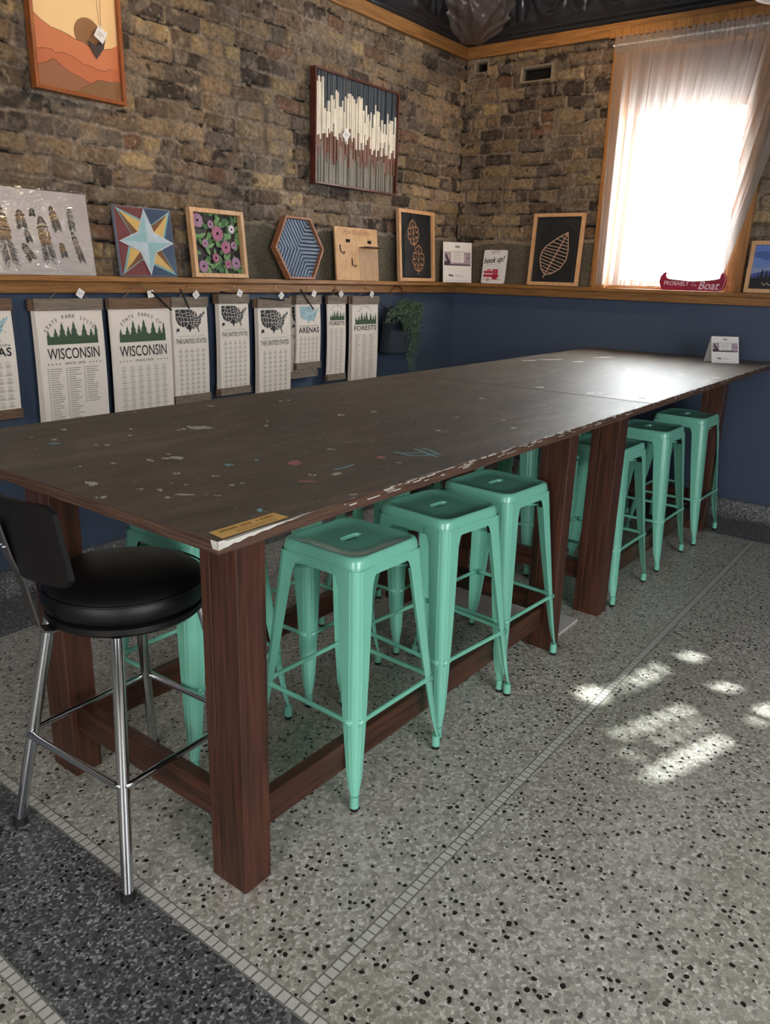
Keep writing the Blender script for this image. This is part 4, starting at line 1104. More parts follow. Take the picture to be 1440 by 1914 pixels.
# hexagon wood-strip panel
def hexv(cx, cz, R): return [(cx+R*math.cos(PI/3*i), cz+R*math.sin(PI/3*i)) for i in range(6)]
cxw = at(566, 527, 1, -.066).x; R_ = .206
xl = at(506, 470, 1, -.05).x; xr = at(597, 472, 1, -.05).x; R_ = (xr-xl)/2
hh = R_*math.sin(PI/3)
t = left_art('hexagon_panel', 'hexagonal panel of slate blue angled wood strips on the ledge', 'wall art', (xl+xr)/2, ZL, tilt=tilt_for(2*hh, .035))
KZ = .355/(2*hh)
def hx(R): return [(x, (z+hh)*KZ) for x, z in hexv(0, 0, R)]
m = MB(); o_ = hx(R_); i_ = [(x, z) for x, z in [(a*.935, (b_-hh*KZ)*.935+hh*KZ) for a, b_ in o_]]
for k in range(6):
    k2 = (k+1) % 6; p = [o_[k], o_[k2], i_[k2], i_[k]]; m.prism(p, 0, -.042)
m.build('frame', wood('reddish_oak', (140, 86, 58), (176, 118, 84), (12, 12, 2), .5, 6), t)
m = MB(); m.prism(i_, -.001, -.012); m.build('backing', simple('navy_backing', (26, 30, 44), .7), t)
sm1, sm2 = MB(), MB(); cx0, cz0 = 0, hh*KZ
# three rhombic fields of strips
dirs = [(math.cos(PI/3*k), math.sin(PI/3*k)*KZ) for k in range(6)]
Ri = R_*.92; ns = 9
def clip(poly, nx_, nz_, c, keep_less=True):
    out = []
    for i in range(len(poly)):
        p, q = poly[i], poly[(i+1) % len(poly)]; dp_ = nx_*p[0]+nz_*p[1]-c; dq = nx_*q[0]+nz_*q[1]-c
        if not keep_less: dp_, dq = -dp_, -dq
        if dp_ <= 0: out.append(p)
        if (dp_ < 0) != (dq < 0) and dp_ != dq: k = dp_/(dp_-dq); out.append((p[0]+(q[0]-p[0])*k, p[1]+(q[1]-p[1])*k))
    return out
V6 = [(dirs[k][0]*Ri, dirs[k][1]*Ri) for k in range(6)]
def field(poly, d, tgt, n_):
    nx_, nz_ = -d[1], d[0]; vals = [nx_*p[0]+nz_*p[1] for p in poly]; lo, hi = min(vals), max(vals); st_ = (hi-lo)/n_
    for k in range(n_):
        q = clip(clip(poly, nx_, nz_, lo+st_*(k+.14), False), nx_, nz_, lo+st_*(k+.80), True)
        if len(q) >= 3: tgt.prism([(cx0+u, cz0+v_) for u, v_ in q], -.012, -.026)
field([(0, 0), V6[1], V6[2], V6[3]], dirs[5], sm1, 15)
field([(0, 0), V6[3], V6[4], V6[5]], dirs[1], sm1, 15)
field([(0, 0), V6[5], V6[0], V6[1]], (1, 0), sm2, 15)
slate = simple('slate_blue_strips', (92, 108, 130), .55, noise=.15, nscale=15)
sm1.build('strips', slate, t); sm2.build('strips', slate, t)
tagcard(t, .165, .25, -.02, -.35, .035)

# birch "tell time" board with hooks and little shelf
x0 = at(628, 524, 1, -.066).x; x1 = at(706, 527, 1, -.066).x; W_ = x1-x0; H_ = .330
t = left_art('hook_board', 'pale birch board with black hooks and a small shelf on the ledge', 'board', x0, ZL, tilt=tilt_for(H_, .028))
m = MB(); m.box(0, W_, -.012, 0, 0, H_); m.build('board', M['ply'], t, bevel=.001)
m = MB(); m.box(W_*.54, W_*.98, -.0135, -.0122, .004, H_*.57); m.box(W_*.66, W_*.68, -.0145, -.0135, .004, H_*.36); m.box(W_*.84, W_*.86, -.0145, -.0135, .004, H_*.36)
m.build('side_panel', wood('darker_veneer', (178, 142, 108), (190, 154, 118), (3, 10, 3), .6, 5), t)  # side panel veneer is darker than the birch board
m = MB(); m.box(W_*.54, W_*1.0, -.085, -.0125, H_*.625, H_*.637); m.build('shelf', M['brownwood'], t)
m = MB(); m.box(W_*.24, W_*.33, -.014, -.0122, H_*.715, H_*.775); m.box(W_*.75, W_*.84, -.014, -.0122, H_*.715, H_*.775); m.build('slot', M['dark'], t)
for (u, v) in ((.10, .60), (.36, .36)):
    pts = [(W_*u, -.014, H_*v+.02), (W_*u, -.016, H_*v-.02)]+[(W_*u+.014-.014*math.cos(a), -.02-.012*math.sin(a), H_*v-.02-.014*math.sin(a)) for a in [PI*i/8 for i in range(9)]]
    m = MB(); m.tube(pts, .0032, 8); m.build('hook', M['black'], t, smooth=True)
m = MB(); m.text('How to tell time', .05, lambda u, v, d: (W_*.5+u, -.0126, H_*.865+v*1.0), width=W_*.62, shear=.25); m.build('lettering', simple('burnt_lettering', (150, 104, 66), .7), t)

# arched monstera panel
def leaf_frame(t, W_, H_, fw, ribs):
    m = MB(); frame(m, W_, H_, fw, 0, -.028); m.build('frame', M['lightwood'], t, bevel=.001)
    m = MB(); m.box(fw-.002, W_-fw+.002, -.008, -.001, fw-.002, H_-fw+.002)
    if ribs:
        n = 22
        for i in range(n): u = fw+.003+(W_-2*fw-.006)*i/n; m.box(u, u+(W_-2*fw)/n*.5, -.0105, -.008, fw, H_-fw)
    m.build('panel', simple('charcoal_panel', (30, 32, 34), .6), t)
    m = MB(); cx = W_/2; R = W_*.33; zt = H_-fw-.03-R; pts = [(cx+R*math.cos(a), zt+R*math.sin(a)) for a in [PI*i/20 for i in range(21)]]
    m.prism(pts+[(cx-R, fw+.012), (cx+R, fw+.012)], -.0105, -.014); m.build('arch', simple('black_arch', (24, 25, 27), .55), t)
x0 = at(743, 525, 1, -.066).x; x1 = at(808, 527, 1, -.066).x; W_ = x1-x0; H_ = .487
t = left_art('leaf_panel', 'tall light-framed charcoal panel with two cut-out tropical leaves on the ledge', 'wall art', x0, ZL, tilt=tilt_for(H_, .034))
leaf_frame(t, W_, H_, .024, True)
lm = simple('copper_leaf_line', (206, 150, 112), .5)
m = MB()
def rot_pts(pts, cx, cz, an, s, sx=1): return [(cx+s*sx*(u*math.cos(an)-v*math.sin(an)), cz+s*(u*math.sin(an)+v*math.cos(an))) for u, v in pts]
mon = [(0, -1), (-.35, -.95), (-.62, -.7), (-.4, -.55), (-.78, -.45), (-.85, -.1), (-.45, -.12), (-.8, .1), (-.68, .45), (-.3, .3), (-.5, .68), (-.2, .95), (.05, 1.05), (.3, .85), (.5, .6), (.28, .35), (.66, .42), (.8, .1), (.42, -.02), (.82, -.12), (.72, -.5), (.36, -.42), (.6, -.72), (.3, -.95)]
for (cx, cz, an, s) in ((W_*.42, H_*.69, .12, .082), (W_*.56, H_*.33, -.05, .088)):
    m.line(rot_pts(mon, cx, cz, an, s), .0055, -.0155, True)
    m.line(rot_pts([(0, -1.25), (0, .9)], cx, cz, an, s), .005, -.0155)
    for (u, v) in ((-.6, -.3), (.6, -.3), (-.55, .15), (.55, .2), (-.3, .6), (.3, .55), (-.4, -.7), (.4, -.7)): m.line(rot_pts([(0, v-.35), (u*.75, v)], cx, cz, an, s), .004, -.0155)
m.build('leaf_cutout', lm, t)
# large single leaf panel on the far wall
y0, y1 = at(988, 531, 0, -.066).y, at(1081, 535.5, 0, -.066).y; W_ = y0-y1; H_ = .495
t = far_art('leaf_panel', 'large light-framed black panel with one cut-out veined leaf beside the window', 'wall art', y0, ZL, tilt=tilt_for(H_, .035))
leaf_frame(t, W_, H_, .024, False)
m = MB()
def LP(u, v): return (W_*u, H_*v)
tip, base = LP(.70, .74), LP(.33, .15)
cl = [LP(.22, .40), LP(.20, .30), LP(.27, .20)]; 
ledge_l = [LP(.70, .74), LP(.50, .66), LP(.30, .55), LP(.22, .47), LP(.20, .36), LP(.24, .24), LP(.33, .15)]
ledge_r = [LP(.33, .15), LP(.47, .17), LP(.62, .24), LP(.72, .36), LP(.74, .50), LP(.72, .62), LP(.70, .74)]
m.line(ledge_l, .006, -.0155); m.line(ledge_r, .006, -.0155); m.line([LP(.30, .11), tip], .0065, -.0155)
def along(pl, f_):
    f_ *= len(pl)-1; i = min(int(f_), len(pl)-2); k = f_-i; return (pl[i][0]*(1-k)+pl[i+1][0]*k, pl[i][1]*(1-k)+pl[i+1][1]*k)
for i in range(1, 14):
    k = i/14; c = (base[0]*(1-k)+tip[0]*k, base[1]*(1-k)+tip[1]*k)
    m.line([c, along(list(reversed(ledge_l)), min(1, k*.92+.1))], .0045, -.0155); m.line([c, along(ledge_r, min(1, k*.85+.12))], .0045, -.0155)
m.build('leaf_cutout', simple('pale_copper_leaf', (212, 170, 146), .5), t)

# corner flyer
def flyer_face(mb, W_, H_, y, small=False):
    """printed blocks of the flyer: mb list [grey, dark, photo, pink]"""
    g, d, ph_, pk = mb
    z = lambda v: H_*v; x = lambda u: W_*u
    g.box(x(.42), x(.58), y-.0003, y, z(.86), z(.92)); g.box(x(.08), x(.92), y-.0003, y, z(.80), z(.803)); g.box(x(.3), x(.7), y-.0003, y, z(.765), z(.772))
    ph_.box(x(.04), x(.96), y-.0003, y, z(.42), z(.76))
    d.box(x(.04), x(.25), y-.0006, y-.0003, z(.42), z(.52)); d.flat([(x(.10), z(.73)), (x(.24), z(.52)), (x(.16), z(.50)), (x(.07), z(.66))], y-.0007)
    d.box(x(.25), x(.96), y-.0006, y-.0003, z(.42), z(.455)); d.box(x(.80), x(.96), y-.0006, y-.0003, z(.60), z(.615))
    pk.box(x(.28), x(.72), y-.001, y-.0006, z(.50), z(.75))
    for k in range(5): g.box(x(.33), x(.67 if k % 2 else .62), y-.0013, y-.001, z(.71-k*.043), z(.722-k*.043))
    d.box(x(.20), x(.28), y-.0003, y, z(.16), z(.20)); d.box(x(.27), x(.36), y-.0003, y, z(.145), z(.185))
    g.box(x(.42), x(.60), y-.0003, y, z(.18), z(.19)); g.box(x(.42), x(.72), y-.0003, y, z(.145), z(.155)); g.box(x(.08), x(.92), y-.0003, y, z(.06), z(.064)); g.box(x(.08), x(.92), y-.0003, y, z(.035), z(.039))
def build_flyer(t, W_, H_, y):
    mbs_ = [MB(), MB(), MB(), MB()]; flyer_face(mbs_, W_, H_, y)
    for mb, mt in zip(mbs_, ('inkg', 'fd', 'fp', 'white')): mb.build('printing', M[mt], t)
M['fd'] = simple('flyer_dark', (62, 52, 62), .6); M['fp'] = simple('flyer_photo', (168, 150, 160), .6, noise=.2, nscale=30)
pa = at(828, 529, 1, -.068); pb = at(881, 529.5, 0, -.068)
v = Vector((pb.x-pa.x, pb.y-pa.y)); W_ = v.length; H_ = .295
t = thing('flyer', 'white flyer with a photo band standing in the corner of the ledge', 'flyer', (pa.x, pa.y, ZL), (-.10, 0, math.atan2(v.y, v.x)))
m = MB(); m.box(0, W_, -.002, 0, 0, H_); m.build('sheet', M['white'], t)
build_flyer(t, W_, H_, -.0022)

# "let's hook up!" camper sign
y0, y1 = at(900, 529, 0, -.066).y, at(943, 530, 0, -.066).y; W_ = y0-y1; H_ = .245
t = far_art('camper_sign', "white wooden sign reading let's hook up with a red camper on the ledge", 'sign', y0, ZL, tilt=tilt_for(H_, .03))
def rrect(x0, x1, z0, z1, r_, n=5):
    P = []
    for (cx, cz, a0) in ((x1-r_, z1-r_, 0), (x0+r_, z1-r_, 90), (x0+r_, z0+r_, 180), (x1-r_, z0+r_, 270)):
        for i in range(n+1): a = math.radians(a0+90*i/n); P.append((cx+r_*math.cos(a), cz+r_*math.sin(a)))
    return P
m = MB(); m.prism(rrect(0, W_, 0, H_, .014), 0, -.009); m.build('board', M['white'], t)
ki = MB(); ki.text("LET'S", .03, lambda u, v, d: (W_*.5+u, -.0094, H_*.89+v), width=W_*.34)
ki.text('hook up!', .05, lambda u, v, d: (W_*.47+u, -.0094, H_*.63+v*1.15+u*.12), width=W_*.88, shear=.35, bold=.0012)
ki.build('lettering', M['ink'], t)
rd = MB(); red = simple('camper_red', (176, 28, 52), .5)
rd.flat([(W_*.08, H_*.31), (W_*.70, H_*.31), (W_*.70, H_*.37), (W_*.08, H_*.37)], -.0094); rd.flat([(W_*.08, H_*.19), (W_*.72, H_*.19), (W_*.74, H_*.26), (W_*.08, H_*.26)], -.0094)
rd.flat([(W_*.46, H_*.12), (W_*.68, H_*.12), (W_*.68, H_*.43), (W_*.46, H_*.43)], -.0095)
rd.ring(W_*.28, H_*.11, .012, .005, -.0096, 16); rd.build('camper', red, t)
pk = MB(); pk.flat([(W_*.2, H_*.36), (W_*.4, H_*.36), (W_*.4, H_*.43), (W_*.2, H_*.43)], -.0098); pk.ring(W_*.57, H_*.33, .015, .006, -.0099, 16); pk.flat([(W_*.08, H_*.27), (W_*.44, H_*.27), (W_*.44, H_*.3), (W_*.08, H_*.3)], -.0096)
pk.build('camper_window', simple('camper_pink', (216, 130, 146), .5), t)
gl_ = MB(); gl_.line([(W_*.08, H_*.12), (W_*.08, H_*.45), (W_*.2, H_*.56), (W_*.55, H_*.58), (W_*.76, H_*.48), (W_*.78, H_*.3), (W_*.74, H_*.12)], .002, -.0093); gl_.line([(W_*.05, H_*.12), (W_*.84, H_*.12)], .003, -.0093); gl_.build('camper_outline', M['inkg'], t)
m = MB(); m.tube([(W_*.22, -.004, H_-.004)]+[(W_*.5+W_*.28*math.cos(PI-PI*i/8), -.003, H_+.035*math.sin(PI*i/8)) for i in range(1, 8)]+[(W_*.78, -.004, H_-.004)], .0018, 6); m.build('hanging_cord', M['cord'], t)

# canoe sign
y0, y1 = at(1233, 540, 0, -.066).y, at(1357, 543, 0, -.066).y; W_ = y0-y1
t = far_art('canoe_sign', 'red canoe-shaped sign reading probably on the boat, standing on the window ledge', 'sign', y0, ZL, x=-.0695, tilt=0)
hc = .115
cz_ = [(.05, 0), (.02, .25), (0, .5), (.012, .75), (.05, .92), (.085, 1.0), (.10, .93), (.095, .78), (.12, .64), (.3, .55), (.5, .53), (.7, .57), (.87, .66), (.905, .72), (.905, .9), (.93, 1.0), (.965, .95), (.99, .8), (1.0, .55), (.985, .28), (.95, .08), (.90, 0)]
P = [(W_*a, hc*b_) for a, b_ in cz_]
m = MB(); m.prism(P, 0, -.016); m.build('hull', simple('canoe_red', (158, 26, 56), .45, noise=.25, nscale=12), t)
m = MB(); m.flat([(W_*.12, hc*.56), (W_*.5, hc*.45), (W_*.88, hc*.58), (W_*.88, hc*.64), (W_*.5, hc*.52), (W_*.12, hc*.62)], -.0165); m.build('gunwale', simple('canoe_brown', (126, 60, 50), .5), t)
m = MB(); m.line([(W_*.955, hc*.95), (W_*.985, hc*.78), (W_*.985, hc*.5), (W_*.96, hc*.2), (W_*.91, hc*.03)], .004, -.0168); m.build('edge_line', simple('canoe_pink', (218, 140, 150), .5), t)
m = MB(); m.text('PROBABLY', .04, lambda u, v, d: (W_*.27+u, -.0172, hc*.27+v*.95), width=W_*.38, bold=.0004)
m.text('ON', .014, lambda u, v, d: (W_*.52+u, -.0172, hc*.44+v), width=W_*.06); m.text('THE', .014, lambda u, v, d: (W_*.53+u, -.0172, hc*.27+v), width=W_*.09)
m.text('Boat', .075, lambda u, v, d: (W_*.76+u, -.0172, hc*.10+v), width=W_*.31, shear=.3, bold=.0006); m.build('lettering', simple('canoe_lettering', (238, 206, 214), .5), t)

# blue lake sign at right edge
y0 = at(1391, 546, 0, -.066).y; W_ = .46; H_ = .31
t = far_art('lake_sign', 'light-framed welcome sign of blue hills and black pines right of the window', 'sign', y0, ZL, tilt=tilt_for(H_, .035))
m = MB(); frame(m, W_, H_, .024, 0, -.025); m.build('frame', M['lightwood'], t, bevel=.001)
m = MB(); m.box(.022, W_-.022, -.006, -.001, .022, H_-.022); m.build('panel', simple('lake_sky', (92, 122, 190), .5), t)
for k, (zz, c_) in enumerate(((.78, (70, 96, 160)), (.66, (104, 130, 190)), (.52, (134, 146, 184)), (.40, (64, 82, 146)))):
    m = MB(); pts = [(.023, .023)]+[(.023+(W_-.046)*i/14, H_*(zz+.035*math.sin(i*.8+k*1.7))) for i in range(15)]+[(W_-.023, .023)]
    m.prism(pts, -.006-.001*k, -.007-.001*k); m.build('hill', simple('lake_hill_%d' % k, c_, .5), t)
m = MB(); pts = [(.023, .023)]; r = random.Random(4); u = .023
while u < W_-.05:
    wd = r.uniform(.014, .028); hgt = H_*(.30+.15*r.random()+.12*math.exp(-((u-.11)/.04)**2)); pts += [(u, H_*.27), (u+wd/2, hgt), (u+wd, H_*.27)]; u += wd
pts += [(W_-.023, H_*.27), (W_-.023, .023)]; m.prism(pts, -.010, -.0115); m.build('pine_silhouette', M['black'], t)
m = MB(); m.text('WELCOME', .026, lambda u, v, d: (W_*.53+u, -.012, H_*.145+v), width=W_*.66); m.build('lettering', simple('tan_letters', (176, 160, 130), .5), t)

# tent card on the table top
pa = at(1330.5, 678.5, 2, TH); pb = at(1381.5, 679.8, 2, TH)
v = Vector((pb.x-pa.x, pb.y-pa.y)); W_ = v.length; H_ = .215*W_/.17
H_ = .165
t = thing('tent_card', 'white folded tent card with a photo standing on the far end of the table', 'card', (pa.x, pa.y, TH+.0008), (0, 0, math.atan2(v.y, v.x)))
tl = .34
Rm = Matrix.Rotation(-tl, 4, 'X')
fr = bpy.data.objects.new('front_panel', None)
m = MB(); m.box(0, W_, -.001, .001, 0, H_, Rm); m.build('front_panel', M['white'], t)
m = MB(); m.box(0, W_, -.001, .001, 0, H_, Matrix.Translation((0, 2*H_*math.sin(tl), 0)) @ Matrix.Rotation(tl, 4, 'X')); m.build('back_panel', M['white'], t)
mbs_ = [MB(), MB(), MB(), MB()]; flyer_face(mbs_, W_, H_, -.0012)
for mb, mt in zip(mbs_, ('inkg', 'fd', 'fp', 'white')):
    mb.v = [tuple(Rm @ Vector(p)) for p in mb.v]; mb.build('printing', M[mt], t)

# desert sunrise picture hung top left
x0, x1 = -3.466, -3.022; zb, zt_ = 2.235, 2.80; W_ = x1-x0; H_ = zt_-zb
t = thing('desert_picture', 'orange-framed picture of layered desert hills and a brown sun, high on the brick', 'picture', (x0, -.012, zb))
m = MB(); frame(m, W_, H_, .016, 0, -.042); m.build('frame', M['redwood'], t, bevel=.001)
m = MB(); m.box(.014, W_-.014, -.020, -.001, .014, H_-.014); m.build('panel', simple('cream_sky', (238, 200, 146), .6), t)
def pxuv(px, py): p = at(px, py, 1, -.035); return (p.x-x0, p.z-zb)
def layer(name, pts, c_, y):
    m = MB(); m.prism([pxuv(*p) for p in pts], -.019, y); return m.build(name, simple(name+'_%d' % int(-y*10000), c_, .6), t)
cxs = pxuv(165, 65)
m = MB(); m.prism([(cxs[0]+.068*math.cos(a), cxs[1]+.066*math.sin(a)) for a in [2*PI*i/36 for i in range(36)]], -.019, -.0215); m.build('sun_disc', simple('brown_sun', (142, 98, 62), .6), t)
L0 = .0155
def clampu(pts): return [(min(max(u, L0), W_-L0), max(v_, L0)) for u, v_ in pts]
def layer2(name, pts, c_, y):
    q_ = clampu([pxuv(*p) for p in pts]); m = MB(); m.prism(q_, -.019, y); o_ = m.build(name, simple(name+'_%d' % int(-y*10000), c_, .6), t)
    q_ = [p for p in q_ if p[1] > L0+.004]; m = MB()
    m.line(q_[:-1] if name == 'hill' else q_, .0024, y-.0004); m.build('ridge_line', simple('ridge_line_%d' % int(-y*10000), (112, 58, 34), .6), o_)
    return o_
layer2('hill', [(62, 22), (75, 35), (95, 50), (115, 58), (130, 66), (142, 74), (155, 78), (170, 90), (176, 100), (190, 93), (205, 92), (222, 86), (232, 195), (67, 165)], (202, 118, 78), -.023)
m = MB(); m.prism(clampu([pxuv(*p) for p in [(163, 60), (196, 60), (196, 92), (181, 111), (163, 80)]]), -.019, -.0228)
layer2('hill', [(66, 90), (80, 89), (95, 91), (104, 99), (118, 98), (130, 103), (142, 110), (155, 120), (170, 124), (182, 131), (196, 134), (204, 130), (210, 133), (226, 130), (232, 195), (67, 165)], (190, 104, 66), -.0245)
layer2('hill', [(68, 120), (85, 116), (100, 109), (112, 120), (130, 135), (150, 145), (168, 156), (175, 163), (160, 170), (150, 180), (140, 190), (67, 165)], (150, 96, 66), -.026)
layer2('hill', [(135, 174), (152, 166), (168, 158), (182, 150), (200, 153), (228, 155), (232, 197), (160, 188)], (132, 92, 58), -.027)
dp = pxuv(183, 66); tagcard(t, dp[0], dp[1], -.0445, .55, .05)
m = MB(); m.tube([(dp[0]-.004, -.045, dp[1]+.02), (dp[0]-.012, -.046, dp[1]+.14), (dp[0]-.008, -.045, H_-.002)], .0012, 6); m.tube([(dp[0]+.002, -.045, dp[1]+.02), (dp[0]+.006, -.046, dp[1]+.14), (dp[0]+.004, -.045, H_-.002)], .0012, 6); m.build('tag_string', M['cord'], t)
m = MB(); q = [pxuv(*p) for p in [(163, 75), (177, 85), (196, 72), (193, 92), (180, 111), (171, 95)]]; m.prism(q, -.0275, -.0285); m.build('dark_card', simple('charcoal_card', (56, 44, 44), .6), t)

# wood slat picture
x0, x1 = -1.712, -.884; zb, zt_ = 2.034, 2.668; W_ = x1-x0; H_ = zt_-zb
t = thing('slat_picture', 'dark-framed picture of white, rust and grey wooden slats on the brick', 'picture', (x0, -.012, zb))
m = MB(); frame(m, W_, H_, .012, 0, -.042); m.build('frame', M['walnut'], t, bevel=.001)
m = MB(); m.box(.01, W_-.01, -.012, -.001, .01, H_-.01); m.build('backing', simple('deep_slate', (40, 46, 54), .6), t)
r = random.Random(14); ns = 56; sw = (W_-.026)/ns; groups = {k: MB() for k in ('slate', 'cream', 'rust', 'moss')}
for i in range(ns):
    u = .013+i*sw; c_ = i/ns
    base = .60-.10*abs(c_-.45)-.08*c_
    zt2 = H_*(min(.93, base+.17+r.uniform(-.10, .14)+.10*(c_ < .08))); zm = H_*(base-.08+r.uniform(-.11, .09)); zl_ = H_*(.30+r.uniform(-.10, .09)-.05*c_)
    zm = min(zm, zt2-.06)
    dpt = lambda: -.012-r.uniform(.006, .018)
    groups['moss'].box(u+.0006, u+sw-.0006, dpt(), -.012, .012, zl_)
    groups['rust'].box(u+.0006, u+sw-.0006, dpt(), -.012, zl_, zm)
    groups['cream'].box(u+.0006, u+sw-.0006, dpt()-.006, -.012, zm, zt2)
    groups['slate'].box(u+.0006, u+sw-.0006, dpt(), -.012, zt2, H_-.012)
for k, c_ in dict(slate=(60, 67, 74), cream=(236, 224, 204), rust=(120, 80, 62), moss=(122, 115, 100)).items():
    groups[k].build(k+'_slats', simple('slat_'+k, c_, .6, noise=.12, nscale=12), t)
p = at(646, 252, 1, -.05); tagcard(t, p.x-x0, p.z-zb, -.046, .6, .055)
m = MB(); m.tube([(p.x-x0, -.045, p.z-zb+.02), (p.x-x0-.004, -.046, H_-.03), (p.x-x0-.004, -.030, H_+.002)], .002, 6); m.tube([(p.x-x0-.03, -.04, H_-.02), (p.x-x0-.004, -.046, H_-.006), (p.x-x0+.02, -.04, H_-.02)], .0016, 6); m.build('tag_string', M['cord'], t)

# ---------------------------------------------------------------- hanging checklists below the ledge
US = [(-124.7, 48.4), (-123, 48.3), (-122.8, 49), (-95.2, 49), (-95.1, 49.4), (-94.6, 48.7), (-89.6, 48), (-92, 46.7), (-90.5, 46.6), (-88.4, 47.4), (-87.5, 46.5), (-84.8, 46.5), (-84.1, 46), (-87, 45.7), (-88, 44.6), (-87.7, 42.5), (-87.3, 41.7), (-86.6, 41.9), (-86.2, 43), (-86.5, 44), (-85.5, 45.2), (-84.7, 45.7), (-83.4, 45.1), (-83.4, 44.3), (-83.9, 43.8), (-82.6, 43.9), (-82.5, 42.8), (-83.3, 41.8), (-81.3, 41.7), (-79, 42.8), (-79, 43.3), (-76.4, 43.5), (-75, 44.9), (-71.5, 45), (-70.3, 46), (-69.2, 47.4), (-68.2, 47.3), (-67.8, 45.7), (-67, 44.8), (-70, 43.8), (-70.7, 42.7), (-70, 41.8), (-72.5, 41.2), (-74, 40.6), (-75, 38.6), (-76, 37), (-75.6, 35.3), (-77.6, 34.2), (-79.3, 33.1), (-81.2, 31.5), (-81.3, 29.8), (-80.1, 27), (-80.4, 25.3), (-81.4, 25.8), (-82.8, 28), (-83.6, 29.9), (-85.2, 29.7), (-86.5, 30.4), (-89.3, 30.3), (-89.3, 29.2), (-91.5, 29.4), (-94, 29.6), (-97, 27.9), (-97.3, 26), (-99.2, 26.5), (-100.6, 28.8), (-102.5, 29.7), (-103.2, 29), (-104.7, 30), (-106.5, 31.8), (-108.2, 31.6), (-111, 31.3), (-114.7, 32.6), (-117.1, 32.5), (-118.4, 34), (-120.6, 34.6), (-122, 36.9), (-123.8, 39.3), (-124.3, 42), (-124, 46.2)]
SLN = [[(-124, 46.2), (-119, 45.9), (-117, 46)], [(-117, 49), (-117, 42)], [(-124.3, 42), (-111, 42)], [(-120, 42), (-120, 39), (-114.6, 35)], [(-114, 42), (-114, 36), (-114.7, 32.6)], [(-114.5, 37), (-94.6, 37)], [(-111, 45), (-111, 41)], [(-111, 41), (-102, 41)], [(-109, 41), (-109, 31.4)], [(-116, 49), (-114, 46), (-113, 44.5), (-111, 45), (-104, 45)],
       [(-104, 49), (-104, 41)], [(-104, 45.9), (-96.6, 45.9)], [(-104, 43), (-98.5, 43), (-96.5, 42.6)], [(-102, 41), (-102, 37)], [(-102, 40), (-95.3, 40)], [(-103, 37), (-103, 32), (-106.6, 32)], [(-103, 36.5), (-100, 36.5), (-100, 34.5), (-94.5, 33.6)], [(-94.5, 36.5), (-94.2, 33), (-94, 29.6)], [(-97.2, 49), (-96.5, 45.5), (-96.5, 43.5), (-95.8, 40), (-94.6, 37), (-94.5, 36.5)], [(-96.5, 43.5), (-91.2, 43.5)], [(-95.5, 40.6), (-91.5, 40.5)],
       [(-92.5, 46.7), (-92.8, 45), (-91.2, 43.5), (-90.2, 41.8), (-91.4, 40), (-89.2, 37), (-91, 33), (-91.5, 31), (-89.6, 31)], [(-90.5, 42.5), (-87.8, 42.5)], [(-87.5, 41.7), (-87.5, 38), (-89.2, 37)], [(-94.6, 36.5), (-90, 36.4), (-81.7, 36.6), (-75.9, 36.6)], [(-94, 33), (-91, 33)], [(-88.3, 35), (-88.4, 30.3)], [(-90, 35), (-84, 35), (-81, 35.1), (-78.5, 33.9)], [(-85.5, 35), (-85, 32), (-85, 31), (-82, 30.7)], [(-88, 31), (-85, 31)],
       [(-84.8, 41.7), (-84.8, 39), (-87.5, 38)], [(-84.8, 39), (-82.5, 38.5), (-80.6, 40.6), (-80.5, 42)], [(-82.5, 38.3), (-82, 37.4), (-83.5, 36.6)], [(-82, 37.4), (-79, 38.6), (-77.5, 39.2)], [(-80.5, 39.7), (-75.7, 39.7)], [(-79.8, 42), (-75.3, 42), (-74.8, 41.2), (-75.2, 39.8)], [(-83.3, 35.1), (-81.3, 32.2)], [(-73.4, 45), (-73.4, 41.2)], [(-73.3, 42.7), (-71, 42.8)], [(-71.5, 45), (-72.3, 43), (-71, 42.8)], [(-86.8, 41.7), (-84.8, 41.7), (-83.4, 41.7)], [(-90.2, 46.4), (-88, 45.3)]]
def usmap(x, z, w_):
    k = w_/57.7; return lambda lo, la: (x+(lo+124.7)*k, z+(la-25)*k*1.5)
CW = [0]
